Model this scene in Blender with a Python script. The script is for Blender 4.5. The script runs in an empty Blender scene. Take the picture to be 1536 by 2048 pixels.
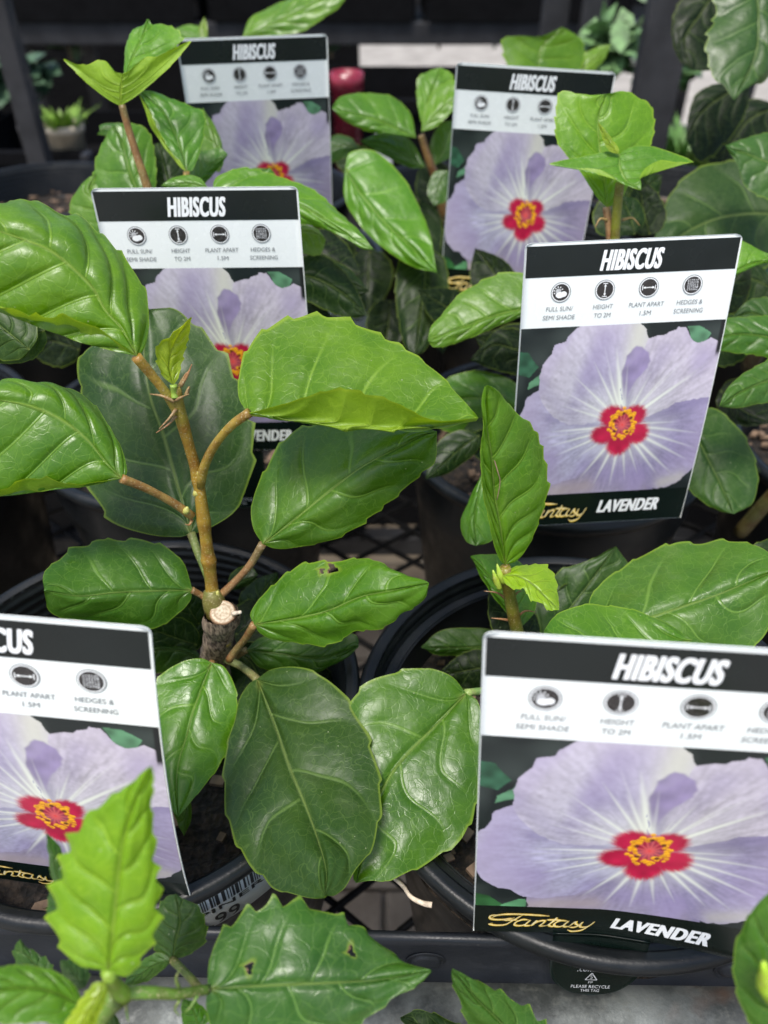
import bpy, math, random
import numpy as np
from mathutils import Vector, Matrix, noise as mnoise

SC = bpy.context.scene
COL = SC.collection
R = math.radians
# ------------------------------------------------------------ camera, world, sun, exposure
CAMZ = 1.35
PITCH = R(39.5)
FPX = 1538.0
cam_d = bpy.data.cameras.new("camera")
cam = bpy.data.objects.new("camera", cam_d)
COL.objects.link(cam)
cam.location = (0, 0, CAMZ)
cam.rotation_euler = (R(90) - PITCH, 0, 0)
cam_d.sensor_fit = 'HORIZONTAL'
cam_d.sensor_width = 26.0
cam_d.lens = 26.0 * FPX / 1536.0
cam_d.clip_start = 0.01
cam_d.clip_end = 200
cam_d.dof.use_dof = True
cam_d.dof.focus_distance = 0.315
cam_d.dof.aperture_fstop = 8.0
cam_d.dof.aperture_blades = 0
SC.camera = cam
w = bpy.data.worlds.new("World")
SC.world = w
w.use_nodes = True
nt = w.node_tree
bg = nt.nodes['Background']
sky = nt.nodes.new('ShaderNodeTexSky')
sky.sky_type = 'NISHITA'
sky.sun_disc = False
SUN_EL, SUN_AZ = R(69), R(-150)      # high, soft light from behind the left shoulder
sky.sun_elevation = SUN_EL
sky.sun_rotation = SUN_AZ
sky.air_density = 1.0
sky.dust_density = 3.0
nt.links.new(sky.outputs[0], bg.inputs[0])
bg.inputs[1].default_value = 0.11
sun_d = bpy.data.lights.new("sun", 'SUN')
sun_d.energy = 2.0
sun_d.angle = R(16)
sun_d.color = (1.0, 0.965, 0.91)
sun = bpy.data.objects.new("sun", sun_d)
COL.objects.link(sun)
sdir = Vector((math.sin(SUN_AZ) * math.cos(SUN_EL), math.cos(SUN_AZ) * math.cos(SUN_EL), math.sin(SUN_EL)))
sun.rotation_euler = sdir.to_track_quat('Z', 'Y').to_euler()
SC.view_settings.view_transform = 'Standard'
SC.view_settings.look = 'None'
SC.view_settings.exposure = 0.97
SC.view_settings.gamma = 1
SC.cycles.max_bounces = 8
SC.cycles.transmission_bounces = 4

# ------------------------------------------------------------ projection helpers
O = np.array([0, 0, CAMZ])
FW = np.array([0, math.cos(PITCH), -math.sin(PITCH)])
DN = np.array([0, -math.sin(PITCH), -math.cos(PITCH)])
RT = np.array([1.0, 0, 0])

def P(x, y, z):
    """a place seen in direction (x, y) at the distance z along the view"""
    return O + FW * z + RT * ((x - 768.0) / FPX * z) + DN * ((y - 1024.0) / FPX * z)

def PA(a):
    a = np.asarray(a, float)
    z = a[..., 2:3]
    return O + FW * z + RT * ((a[..., 0:1] - 768.0) / FPX * z) + DN * ((a[..., 1:2] - 1024.0) / FPX * z)

# ------------------------------------------------------------ object helpers
def world_loc(o):
    l = Vector(o.location)
    while o.parent:
        o = o.parent
        l += Vector(o.location)
    return l

def thing(name, loc, label, cat, group=None):
    o = bpy.data.objects.new(name, None)
    o.empty_display_size = 0.02
    COL.objects.link(o)
    o.location = Vector(loc)
    o['label'] = label
    o['category'] = cat
    if group:
        o['group'] = group
    return o

def mk(name, verts, faces, mat, parent=None, smooth=True, stuff=False, uv=None, color=None):
    me = bpy.data.meshes.new(name)
    v = np.asarray(verts, float)
    off = np.array(world_loc(parent)) if parent else np.zeros(3)
    v = v - off
    me.from_pydata(v.tolist(), [], [tuple(int(i) for i in f) for f in faces])
    if smooth:
        me.polygons.foreach_set('use_smooth', [True] * len(me.polygons))
    if mat:
        for m in (mat if isinstance(mat, (list, tuple)) else [mat]):
            me.materials.append(m)
    if uv is not None:
        l = me.uv_layers.new(name='UVMap')
        idx = np.zeros(len(me.loops), int)
        me.loops.foreach_get('vertex_index', idx)
        l.data.foreach_set('uv', np.asarray(uv, float)[idx].ravel())
    me.update()
    o = bpy.data.objects.new(name, me)
    COL.objects.link(o)
    if parent:
        o.parent = parent
    if stuff:
        o['kind'] = 'stuff'
    if color is not None:
        o.color = (*color, 1)
    return o

def grid_faces(nu, nv, closed=False):
    f = []
    for i in range(nu - 1):
        for j in range(nv if closed else nv - 1):
            a = i * nv + j
            b = i * nv + (j + 1) % nv
            f.append((a, b, b + nv, a + nv))
    return f

def box(c, s, rz=0.0):
    x, y, z = s[0] / 2, s[1] / 2, s[2] / 2
    v = np.array([(-x, -y, -z), (x, -y, -z), (x, y, -z), (-x, y, -z), (-x, -y, z), (x, -y, z), (x, y, z), (-x, y, z)])
    cz, sz = math.cos(rz), math.sin(rz)
    v = v @ np.array([[cz, sz, 0], [-sz, cz, 0], [0, 0, 1]]) + np.array(c)
    return v, [(0, 3, 2, 1), (4, 5, 6, 7), (0, 1, 5, 4), (1, 2, 6, 5), (2, 3, 7, 6), (3, 0, 4, 7)]

def bevel(o, wd, seg=2):
    m = o.modifiers.new('bevel', 'BEVEL')
    m.width = wd
    m.segments = seg
    m.limit_method = 'ANGLE'

def join(parts):
    V, Fc, n = [], [], 0
    for v, f in parts:
        V.append(np.asarray(v, float))
        Fc += [tuple(i + n for i in q) for q in f]
        n += len(v)
    return np.vstack(V), Fc

def catmull(pts, n):
    p = np.asarray(pts, float)
    if len(p) == 2:
        t = np.linspace(0, 1, n)[:, None]
        return p[0] * (1 - t) + p[1] * t
    d = np.r_[0, np.cumsum(np.linalg.norm(np.diff(p[:, :2], axis=0), axis=1) + 1e-6)]
    d /= d[-1]
    q = np.vstack([2 * p[0] - p[1], p, 2 * p[-1] - p[-2]])
    out = []
    for t in np.linspace(0, 1, n):
        i = min(max(int(np.searchsorted(d, t, side='right') - 1), 0), len(p) - 2)
        s = (t - d[i]) / (d[i + 1] - d[i])
        a, b, c, e = q[i], q[i + 1], q[i + 2], q[i + 3]
        # finite-difference tangents scaled for uneven spacing
        h = d[i + 1] - d[i]
        h0 = d[i] - d[i - 1] if i > 0 else h
        h1 = d[i + 2] - d[i + 1] if i + 2 < len(p) else h
        m1 = (c - a) / (h0 + h) * h
        m2 = (e - b) / (h + h1) * h
        s2, s3 = s * s, s * s * s
        out.append((2 * s3 - 3 * s2 + 1) * b + (s3 - 2 * s2 + s) * m1 + (-2 * s3 + 3 * s2) * c + (s3 - s2) * m2)
    return np.array(out)

def tube(pts, radii, sides=10, n=None, cap=True):
    """tube through 3D points"""
    p = catmull(pts, n) if n else np.asarray(pts, float)
    m = len(p)
    r = np.interp(np.linspace(0, 1, m), np.linspace(0, 1, len(radii)), radii)
    V = []
    up = None
    for i in range(m):
        t = p[min(i + 1, m - 1)] - p[max(i - 1, 0)]
        t = t / (np.linalg.norm(t) + 1e-12)
        if up is None:
            up = np.cross(t, [0.3, 0.2, 1.0])
            up /= np.linalg.norm(up)
        up = up - t * (up @ t)
        up /= np.linalg.norm(up) + 1e-12
        bi = np.cross(t, up)
        for k in range(sides):
            a = 2 * math.pi * k / sides
            V.append(p[i] + r[i] * (math.cos(a) * up + math.sin(a) * bi))
    F = grid_faces(m, sides, True)
    if cap:
        F.append(tuple(range(sides))[::-1])
        F.append(tuple((m - 1) * sides + k for k in range(sides)))
    return np.array(V), F

def lathe(profile, centre, n=72):
    c = np.asarray(centre, float)
    V = []
    for r, z in profile:
        for k in range(n):
            a = 2 * math.pi * k / n
            V.append(c + np.array([r * math.cos(a), r * math.sin(a), z]))
    return np.array(V), grid_faces(len(profile), n, True)

# ------------------------------------------------------------ materials
class NB:
    def __init__(self, name):
        self.m = bpy.data.materials.new(name)
        self.m.use_nodes = True
        self.t = self.m.node_tree
        self.b = self.t.nodes['Principled BSDF']
        self.out = self.t.nodes['Material Output']
    def n(self, typ, **kw):
        nd = self.t.nodes.new(typ)
        for k, v in kw.items():
            if k.startswith('i_'):
                key = k[2:].replace('_', ' ')
                nd.inputs[key].default_value = v
            else:
                setattr(nd, k, v)
        return nd
    def l(self, a, b):
        self.t.links.new(a, b)
    def val(self, sock, v):
        if hasattr(v, 'is_linked') or hasattr(v, 'links'):
            self.l(v, sock)
        else:
            sock.default_value = v
    def math(self, op, a, b=0.0, c=None, clamp=False):
        nd = self.t.nodes.new('ShaderNodeMath')
        nd.operation = op
        nd.use_clamp = clamp
        self.val(nd.inputs[0], a)
        self.val(nd.inputs[1], b)
        if c is not None:
            self.val(nd.inputs[2], c)
        return nd.outputs[0]
    def ss(self, x, lo, hi, a=0.0, b=1.0):
        nd = self.t.nodes.new('ShaderNodeMapRange')
        nd.interpolation_type = 'SMOOTHSTEP'
        self.val(nd.inputs[0], x)
        for i, v in enumerate((lo, hi, a, b)):
            nd.inputs[i + 1].default_value = v
        return nd.outputs[0]
    def mix(self, f, a, b, mode='MIX'):
        nd = self.t.nodes.new('ShaderNodeMix')
        nd.data_type = 'RGBA'
        nd.blend_type = mode
        self.val(nd.inputs[0], f)
        for s, v in ((nd.inputs[6], a), (nd.inputs[7], b)):
            if isinstance(v, tuple):
                s.default_value = (*v, 1) if len(v) == 3 else v
            else:
                self.l(v, s)
        return nd.outputs[2]
    def bump(self, h, strength=0.3, dist=0.001, normal=None):
        nd = self.t.nodes.new('ShaderNodeBump')
        nd.inputs['Strength'].default_value = strength
        nd.inputs['Distance'].default_value = dist
        self.l(h, nd.inputs['Height'])
        if normal is not None:
            self.l(normal, nd.inputs['Normal'])
        return nd.outputs[0]
    def noise(self, scale, detail=3, vec=None, rough=0.5, dist=0.0):
        nd = self.t.nodes.new('ShaderNodeTexNoise')
        nd.inputs['Scale'].default_value = scale
        nd.inputs['Detail'].default_value = detail
        nd.inputs['Roughness'].default_value = rough
        nd.inputs['Distortion'].default_value = dist
        if vec is not None:
            self.l(vec, nd.inputs['Vector'])
        return nd.outputs[0]
    def geo(self):
        tc = self.t.nodes.new('ShaderNodeTexCoord')
        return tc.outputs['Object']

def simple(name, col, rough=0.5, var=0.25, scale=60.0, bump=0.0, bscale=400.0, metal=0.0, spec=0.5, rvar=0.12):
    b = NB(name)
    co = b.geo()
    n1 = b.noise(scale, 4, co)
    dark = tuple(c * (1 - var) for c in col)
    lite = tuple(min(c * (1 + var), 1) for c in col)
    c = b.mix(b.ss(n1, .3, .7), dark, lite)
    b.l(c, b.b.inputs['Base Color'])
    n2 = b.noise(scale * 2.3, 3, co)
    b.l(b.ss(n2, .3, .7, max(rough - rvar, 0.02), min(rough + rvar, 1)), b.b.inputs['Roughness'])
    b.b.inputs['Metallic'].default_value = metal
    b.b.inputs['Specular IOR Level'].default_value = spec
    if bump:
        b.l(b.bump(b.noise(bscale, 4, co), bump, 0.001), b.b.inputs['Normal'])
    return b.m

def leaf_material():
    b = NB("leaf")
    tc = b.n('ShaderNodeTexCoord')
    uv = tc.outputs['UV']
    sep = b.n('ShaderNodeSeparateXYZ')
    b.l(uv, sep.inputs[0])
    u, v = sep.outputs[0], sep.outputs[1]
    va = b.math('ABSOLUTE', v)
    at = b.n('ShaderNodeAttribute', attribute_name='vt')
    t = at.outputs['Fac']
    info = b.n('ShaderNodeObjectInfo')
    base = info.outputs['Color']
    obj = tc.outputs['Object']
    rnd = info.outputs['Random']
    offs = b.n('ShaderNodeVectorMath', operation='ADD')
    comb = b.n('ShaderNodeCombineXYZ')
    b.l(b.math('MULTIPLY', rnd, 7.0), comb.inputs[0])
    b.l(obj, offs.inputs[0])
    b.l(comb.outputs[0], offs.inputs[1])
    ov = offs.outputs[0]
    # vein masks
    fr = b.math('FRACT', t)
    dside = b.math('MINIMUM', fr, b.math('SUBTRACT', 1.0, fr))
    side = b.ss(dside, 0.004, 0.040, 1.0, 0.0)
    sidew = b.math('MULTIPLY', b.ss(dside, 0.0, 0.16, 1.0, 0.0), b.ss(va, 0.45, 0.92, 1.0, 0.1))
    side = b.math('MULTIPLY', side, b.ss(va, 0.45, 0.92, 1.0, 0.05))
    wmid = b.math('ADD', 0.012, b.math('MULTIPLY', b.math('SUBTRACT', 1.0, u), 0.028))
    mid = b.math('SUBTRACT', 1.0, b.math('DIVIDE', va, wmid), clamp=True)
    midw = b.ss(va, 0.0, 0.10, 1.0, 0.0)
    vor = b.n('ShaderNodeTexVoronoi', feature='DISTANCE_TO_EDGE')
    vor.inputs['Scale'].default_value = 210.0
    vdist = b.n('ShaderNodeVectorMath', operation='ADD')
    nz = b.n('ShaderNodeTexNoise')
    nz.inputs['Scale'].default_value = 90.0
    b.l(ov, nz.inputs['Vector'])
    scl = b.n('ShaderNodeVectorMath', operation='SCALE')
    b.l(nz.outputs['Color'], scl.inputs[0])
    scl.inputs['Scale'].default_value = 0.010
    b.l(ov, vdist.inputs[0])
    b.l(scl.outputs[0], vdist.inputs[1])
    b.l(vdist.outputs[0], vor.inputs['Vector'])
    ret = b.ss(vor.outputs[0], 0.0, 0.05, 1.0, 0.0)
    vor2 = b.n('ShaderNodeTexVoronoi', feature='DISTANCE_TO_EDGE')
    vor2.inputs['Scale'].default_value = 620.0
    b.l(vdist.outputs[0], vor2.inputs['Vector'])
    ret2 = b.ss(vor2.outputs[0], 0.0, 0.12, 1.0, 0.0)
    # colour
    n1 = b.noise(38.0, 4, ov, 0.6)
    n2 = b.noise(240.0, 4, ov, 0.65)
    shade = b.mix(b.ss(n1, .25, .75), b.mix(1.0, base, (0.66, 0.76, 0.72), 'MULTIPLY'), b.mix(1.0, base, (1.22, 1.12, 1.05), 'MULTIPLY'))
    shade = b.mix(b.math('MULTIPLY', b.ss(n2, .3, .7), .25), shade, b.mix(1.0, base, (0.6, 0.72, 0.6), 'MULTIPLY'))
    veincol = b.mix(0.30, b.mix(1.0, base, (1.9, 1.6, 1.9), 'MULTIPLY'), (0.24, 0.36, 0.10))
    c = b.mix(b.math('MULTIPLY', ret, 0.33), shade, veincol)
    c = b.mix(b.math('MULTIPLY', ret2, 0.10), c, veincol)
    dust = b.math('MULTIPLY', b.ss(b.noise(55.0, 5, ov, .75), .50, .72), .09)
    c = b.mix(dust, c, (0.30, 0.34, 0.22))
    old = b.math('MULTIPLY', b.ss(b.noise(24.0, 3, ov), .55, .75), .5)
    c = b.mix(old, c, b.mix(1.0, c, (0.62, 0.72, 0.60), 'MULTIPLY'))
    c = b.mix(b.math('MULTIPLY', side, 0.80), c, veincol)
    c = b.mix(b.math('MULTIPLY', mid, 0.85), c, b.mix(0.4, veincol, (0.34, 0.42, 0.12)))
    # pale base where the veins meet, yellowish margin
    basal = b.math('MULTIPLY', b.ss(u, 0.0, 0.07, 1.0, 0.0), b.ss(va, 0.0, 0.6, 1.0, 0.0))
    c = b.mix(b.math('MULTIPLY', basal, 0.7), c, (0.30, 0.36, 0.08))
    edge = b.ss(va, 0.955, 0.985, 0.0, 1.0)
    c = b.mix(b.math('MULTIPLY', edge, 0.70), c, b.mix(0.5, b.mix(1.0, base, (1.8, 1.4, 1.0), 'MULTIPLY'), (0.30, 0.42, 0.04)))
    halo = b.n('ShaderNodeAttribute', attribute_name='halo').outputs['Fac']
    c = b.mix(b.math('MULTIPLY', b.ss(halo, 0.1, 0.85), 0.35), c, (0.36, 0.46, 0.05))
    c = b.mix(b.ss(halo, 0.82, 1.0), c, (0.16, 0.10, 0.05))
    # dry scratches and specks
    sp = b.n('ShaderNodeTexVoronoi')
    sp.inputs['Scale'].default_value = 260.0
    b.l(ov, sp.inputs['Vector'])
    speck = b.math('MULTIPLY', b.ss(sp.outputs['Distance'], 0.05, 0.10, 1.0, 0.0), b.ss(b.noise(60.0, 2, ov), .58, .62))
    c = b.mix(b.math('MULTIPLY', speck, 0.7), c, (0.42, 0.46, 0.3))
    gm = b.n('ShaderNodeNewGeometry')
    back = gm.outputs['Backfacing']
    under = b.mix(0.38, b.mix(1.0, c, (1.55, 1.35, 1.0), 'MULTIPLY'), (0.30, 0.42, 0.02))
    c = b.mix(back, c, under)
    b.l(c, b.b.inputs['Base Color'])
    rg = b.ss(b.math('ADD', b.math('MULTIPLY', n1, .6), b.math('MULTIPLY', n2, .4)), .32, .68, 0.27, 0.44)
    sepc = b.n('ShaderNodeSeparateColor')
    b.l(base, sepc.inputs[0])
    rg = b.math('ADD', rg, b.ss(sepc.outputs[1], 0.04, 0.16, 0.14, 0.0))
    b.l(b.ss(sepc.outputs[1], 0.02, 0.13, 0.20, 0.58), b.b.inputs['Specular IOR Level'])
    rg = b.math('ADD', rg, b.math('MULTIPLY', back, 0.22))
    b.l(rg, b.b.inputs['Roughness'])
    b.b.inputs['Specular IOR Level'].default_value = 0.60
    b.b.inputs['Coat Weight'].default_value = 0.08
    b.b.inputs['Coat Roughness'].default_value = 0.22
    # relief: veins sunken in the blade, fine grain
    h = b.math('ADD', b.math('MULTIPLY', sidew, -0.9), b.math('MULTIPLY', side, 0.5))
    h = b.math('SUBTRACT', h, b.math('MULTIPLY', midw, 1.2))
    h = b.math('ADD', h, b.math('MULTIPLY', mid, 1.5))
    h = b.math('SUBTRACT', h, b.math('MULTIPLY', ret, 0.10))
    h = b.math('SUBTRACT', h, b.math('MULTIPLY', ret2, 0.03))
    h = b.math('ADD', h, b.math('MULTIPLY', n2, 0.22))
    h = b.math('ADD', h, b.math('MULTIPLY', b.noise(75.0, 2, ov), 1.5))
    nrm0 = b.bump(b.math('ADD', b.noise(48.0, 2, ov, .5, .6), b.math('MULTIPLY', b.noise(150.0, 2, ov), .35)), 0.32, 0.0030)
    nrm = b.bump(h, 0.75, 0.0005, nrm0)
    b.l(nrm, b.b.inputs['Normal'])
    tr = b.n('ShaderNodeBsdfTranslucent')
    b.l(b.mix(1.0, c, (1.35, 1.25, 0.35), 'MULTIPLY'), tr.inputs['Color'])
    b.l(nrm, tr.inputs['Normal'])
    ms = b.n('ShaderNodeMixShader')
    ms.inputs[0].default_value = 0.36
    b.l(b.b.outputs[0], ms.inputs[1])
    b.l(tr.outputs[0], ms.inputs[2])
    b.l(ms.outputs[0], b.out.inputs['Surface'])
    return b.m

def stem_material():
    b = NB("stem")
    info = b.n('ShaderNodeObjectInfo')
    base = info.outputs['Color']
    co = b.geo()
    n1 = b.noise(120.0, 4, co)
    c = b.mix(b.ss(n1, .35, .65), b.mix(1.0, base, (0.75, 0.6, 0.5), 'MULTIPLY'), b.mix(1.0, base, (1.15, 1.2, 1.0), 'MULTIPLY'))
    sp = b.ss(b.noise(1300.0, 2, co), .60, .66)
    c = b.mix(b.ss(b.noise(45.0, 3, co), .50, .62, 0, .55), c, b.mix(1.0, base, (.62, 1.05, .9), 'MULTIPLY'))
    c = b.mix(b.math('MULTIPLY', sp, .6), c, (0.42, 0.36, 0.20))
    b.l(c, b.b.inputs['Base Color'])
    b.b.inputs['Roughness'].default_value = 0.42
    b.b.inputs['Subsurface Weight'].default_value = 0.0
    b.l(b.bump(b.noise(700.0, 3, co), 0.5, 0.0006), b.b.inputs['Normal'])
    return b.m

def bark_material():
    b = NB("bark")
    co = b.geo()
    mp = b.n('ShaderNodeMapping')
    mp.inputs['Scale'].default_value = (1, 1, 0.16)
    b.l(co, mp.inputs[0])
    n1 = b.noise(700.0, 5, mp.outputs[0], 0.65)
    c = b.mix(b.ss(n1, .38, .62), (0.055, 0.035, 0.022), (0.36, 0.27, 0.19))
    b.l(c, b.b.inputs['Base Color'])
    b.b.inputs['Roughness'].default_value = 0.85
    b.l(b.bump(n1, 1.0, 0.0015), b.b.inputs['Normal'])
    return b.m

def wood_cut_material():
    b = NB("cut_wood")
    tc = b.n('ShaderNodeTexCoord')
    sep = b.n('ShaderNodeVectorMath', operation='LENGTH')
    b.l(tc.outputs['UV'], sep.inputs[0])
    r = sep.outputs['Value']
    n1 = b.noise(900.0, 4, tc.outputs['Object'])
    ring = b.math('MULTIPLY', b.ss(r, .52, .60), b.ss(r, .66, .74, 1.0, 0.0))
    c = b.mix(b.ss(n1, .3, .7), (0.36, 0.28, 0.19), (0.62, 0.54, 0.41))
    c = b.mix(b.math('MULTIPLY', ring, .7), c, (0.30, 0.21, 0.13))
    c = b.mix(b.ss(r, .80, 1.0), c, (0.33, 0.20, 0.11))
    b.l(c, b.b.inputs['Base Color'])
    b.b.inputs['Roughness'].default_value = 0.8
    b.l(b.bump(n1, .8, .0006), b.b.inputs['Normal'])
    return b.m

def soil_material():
    b = NB("potting_mix")
    co = b.geo()
    v = b.n('ShaderNodeTexVoronoi')
    v.inputs['Scale'].default_value = 260.0
    b.l(co, v.inputs['Vector'])
    n1 = b.noise(150.0, 5, co, .7)
    c = b.mix(b.ss(n1, .4, .7), (0.006, 0.005, 0.004), (0.05, 0.035, 0.024))
    b.l(c, b.b.inputs['Base Color'])
    b.b.inputs['Roughness'].default_value = 0.95
    b.l(b.bump(b.math('ADD', v.outputs['Distance'], n1), 1.0, .004), b.b.inputs['Normal'])
    return b.m

def plastic_material(name, col, rough, dust=0.12):
    b = NB(name)
    co = b.geo()
    n1 = b.noise(55.0, 5, co, .65)
    n2 = b.noise(1100.0, 3, co)
    f = b.math('MULTIPLY', b.ss(n1, .45, .75), dust * 4, clamp=True)
    c = b.mix(f, col, tuple(min(1, x * 2.2 + .012) for x in col))
    fleck = b.math('MULTIPLY', b.ss(n2, .70, .76), 0.35)
    c = b.mix(fleck, c, (0.16, 0.15, 0.13))
    b.l(c, b.b.inputs['Base Color'])
    b.l(b.ss(n1, .3, .7, rough - .06, rough + .14), b.b.inputs['Roughness'])
    b.b.inputs['Specular IOR Level'].default_value = 0.38
    b.l(b.bump(b.noise(600.0, 3, co), .25, .0005), b.b.inputs['Normal'])
    return b.m

def attr_material(name, rough=0.28, spec=0.5):
    b = NB(name)
    a = b.n('ShaderNodeAttribute', attribute_name='print')
    co = b.geo()
    g = b.noise(5000.0, 2, co)
    c = b.mix(b.ss(g, .2, .8, 0.0, .16), a.outputs['Color'], b.mix(1.0, a.outputs['Color'], (.72, .72, .76), 'MULTIPLY'))
    b.l(c, b.b.inputs['Base Color'])
    b.b.inputs['Roughness'].default_value = rough
    b.b.inputs['Specular IOR Level'].default_value = spec
    return b.m

def galv_material():
    b = NB("galvanised_steel")
    co = b.geo()
    v = b.n('ShaderNodeTexVoronoi')
    v.inputs['Scale'].default_value = 90.0
    b.l(co, v.inputs['Vector'])
    n1 = b.noise(26.0, 5, co, .7)
    n2 = b.noise(180.0, 5, co, .7)
    c = b.mix(b.ss(n1, .35, .65), (0.04, 0.045, 0.043), (0.135, 0.148, 0.142))
    c = b.mix(b.math('MULTIPLY', b.ss(n2, .5, .7), .5), c, (0.13, 0.135, 0.12))
    c = b.mix(b.ss(b.noise(14.0, 4, co), .66, .74, 0, .5), c, (0.15, 0.07, 0.035))
    b.l(c, b.b.inputs['Base Color'])
    b.b.inputs['Metallic'].default_value = 0.35
    b.l(b.ss(n2, .3, .7, .45, .7), b.b.inputs['Roughness'])
    b.l(b.bump(n2, .35, .001), b.b.inputs['Normal'])
    return b.m

def concrete_material(name, a, c2):
    b = NB(name)
    co = b.geo()
    n1 = b.noise(5.0, 6, co, .65)
    n2 = b.noise(90.0, 5, co, .7)
    c = b.mix(b.ss(n1, .3, .7), a, c2)
    c = b.mix(b.math('MULTIPLY', b.ss(n2, .4, .7), .35), c, tuple(x * .55 for x in a))
    b.l(c, b.b.inputs['Base Color'])
    b.b.inputs['Roughness'].default_value = 0.85
    b.l(b.bump(n2, .5, .002), b.b.inputs['Normal'])
    return b.m

M_LEAF = leaf_material()
M_STEM = stem_material()
M_BARK = bark_material()
M_CUT = wood_cut_material()
M_SOIL = soil_material()
M_POT = plastic_material("black_pot_plastic", (0.005, 0.0065, 0.0075), 0.36, .05)
M_RAIL = plastic_material("black_tray_plastic", (0.011, 0.013, 0.017), 0.40, .07)
M_WIRE = simple("black_coated_wire", (0.004, 0.004, 0.004), 0.6, spec=.2)
M_CARD = simple("white_card", (0.82, 0.86, 0.84), 0.26, 0.01, 90, rvar=.04)
M_HEAD = simple("black_print", (0.011, 0.015, 0.015), 0.24, 0.10, 30, rvar=.04, spec=.36)
M_BAND = simple("dark_green_print", (0.004, 0.009, 0.007), 0.24, 0.10, 30, rvar=.04, spec=.3)
M_WHITEINK = simple("white_ink", (0.86, 0.88, 0.88), 0.30, 0.02, 90)
M_GREYINK = simple("grey_ink", (0.20, 0.21, 0.22), 0.35, 0.05, 90)
M_ICON = simple("icon_black_ink", (0.035, 0.032, 0.032), 0.25, 0.15, 200)
M_SILVER = simple("icon_silver_ink", (0.46, 0.47, 0.48), 0.30, 0.25, 500)
M_RINGD = simple("icon_ring_dark", (0.16, 0.17, 0.18), 0.30, 0.2, 300)
M_GOLD = simple("gold_ink", (0.78, 0.52, 0.05), 0.30, 0.25, 260)
M_GOLDD = simple("pale_gold_ink", (0.85, 0.74, 0.42), 0.30, 0.1, 260)
M_PHOTO = attr_material("printed_photo", .28, .36)
M_GALV = galv_material()
M_PAVE = concrete_material("paver_concrete", (0.13, 0.10, 0.07), (0.21, 0.17, 0.12))
M_GROUND = concrete_material("ground_concrete", (0.26, 0.24, 0.21), (0.40, 0.37, 0.33))
M_STEEL = simple("dark_painted_steel", (0.030, 0.030, 0.032), 0.55, .25, 25, spec=.3)
M_BLACK = simple("black_plastic_far", (0.003, 0.003, 0.0035), 0.8, .2, 20, spec=.12)
M_STICK = simple("white_sticker", (0.72, 0.75, 0.76), 0.4, .03, 60)
M_BARC = simple("sticker_black_ink", (0.03, 0.03, 0.03), 0.5, .05, 60)
M_TAN = simple("tan_ceramic", (0.33, 0.29, 0.18), 0.6, .15, 30)
M_MAROON = simple("maroon_glaze", (0.20, 0.018, 0.035), 0.25, .3, 30)
M_WHITE = simple("white_plastic", (0.62, 0.63, 0.64), 0.4, .05, 30)
M_CHIP = simple("bark_chips", (0.15, 0.10, 0.065), 0.9, .5, 90)
M_THREAD = simple("dry_thread", (0.20, 0.14, 0.08), 0.8, .3, 220)
M_TWIG = simple("dry_twig", (0.66, 0.56, 0.45), 0.8, .35, 220, bump=.6, bscale=500)

# leaf colours (linear)
YY = (0.20, 0.34, 0.008)
YG = (0.125, 0.280, 0.004)
G1 = (0.062, 0.155, 0.008)
G2 = (0.050, 0.125, 0.013)
G3 = (0.030, 0.085, 0.014)
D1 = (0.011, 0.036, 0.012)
D2 = (0.004, 0.015, 0.006)

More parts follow.
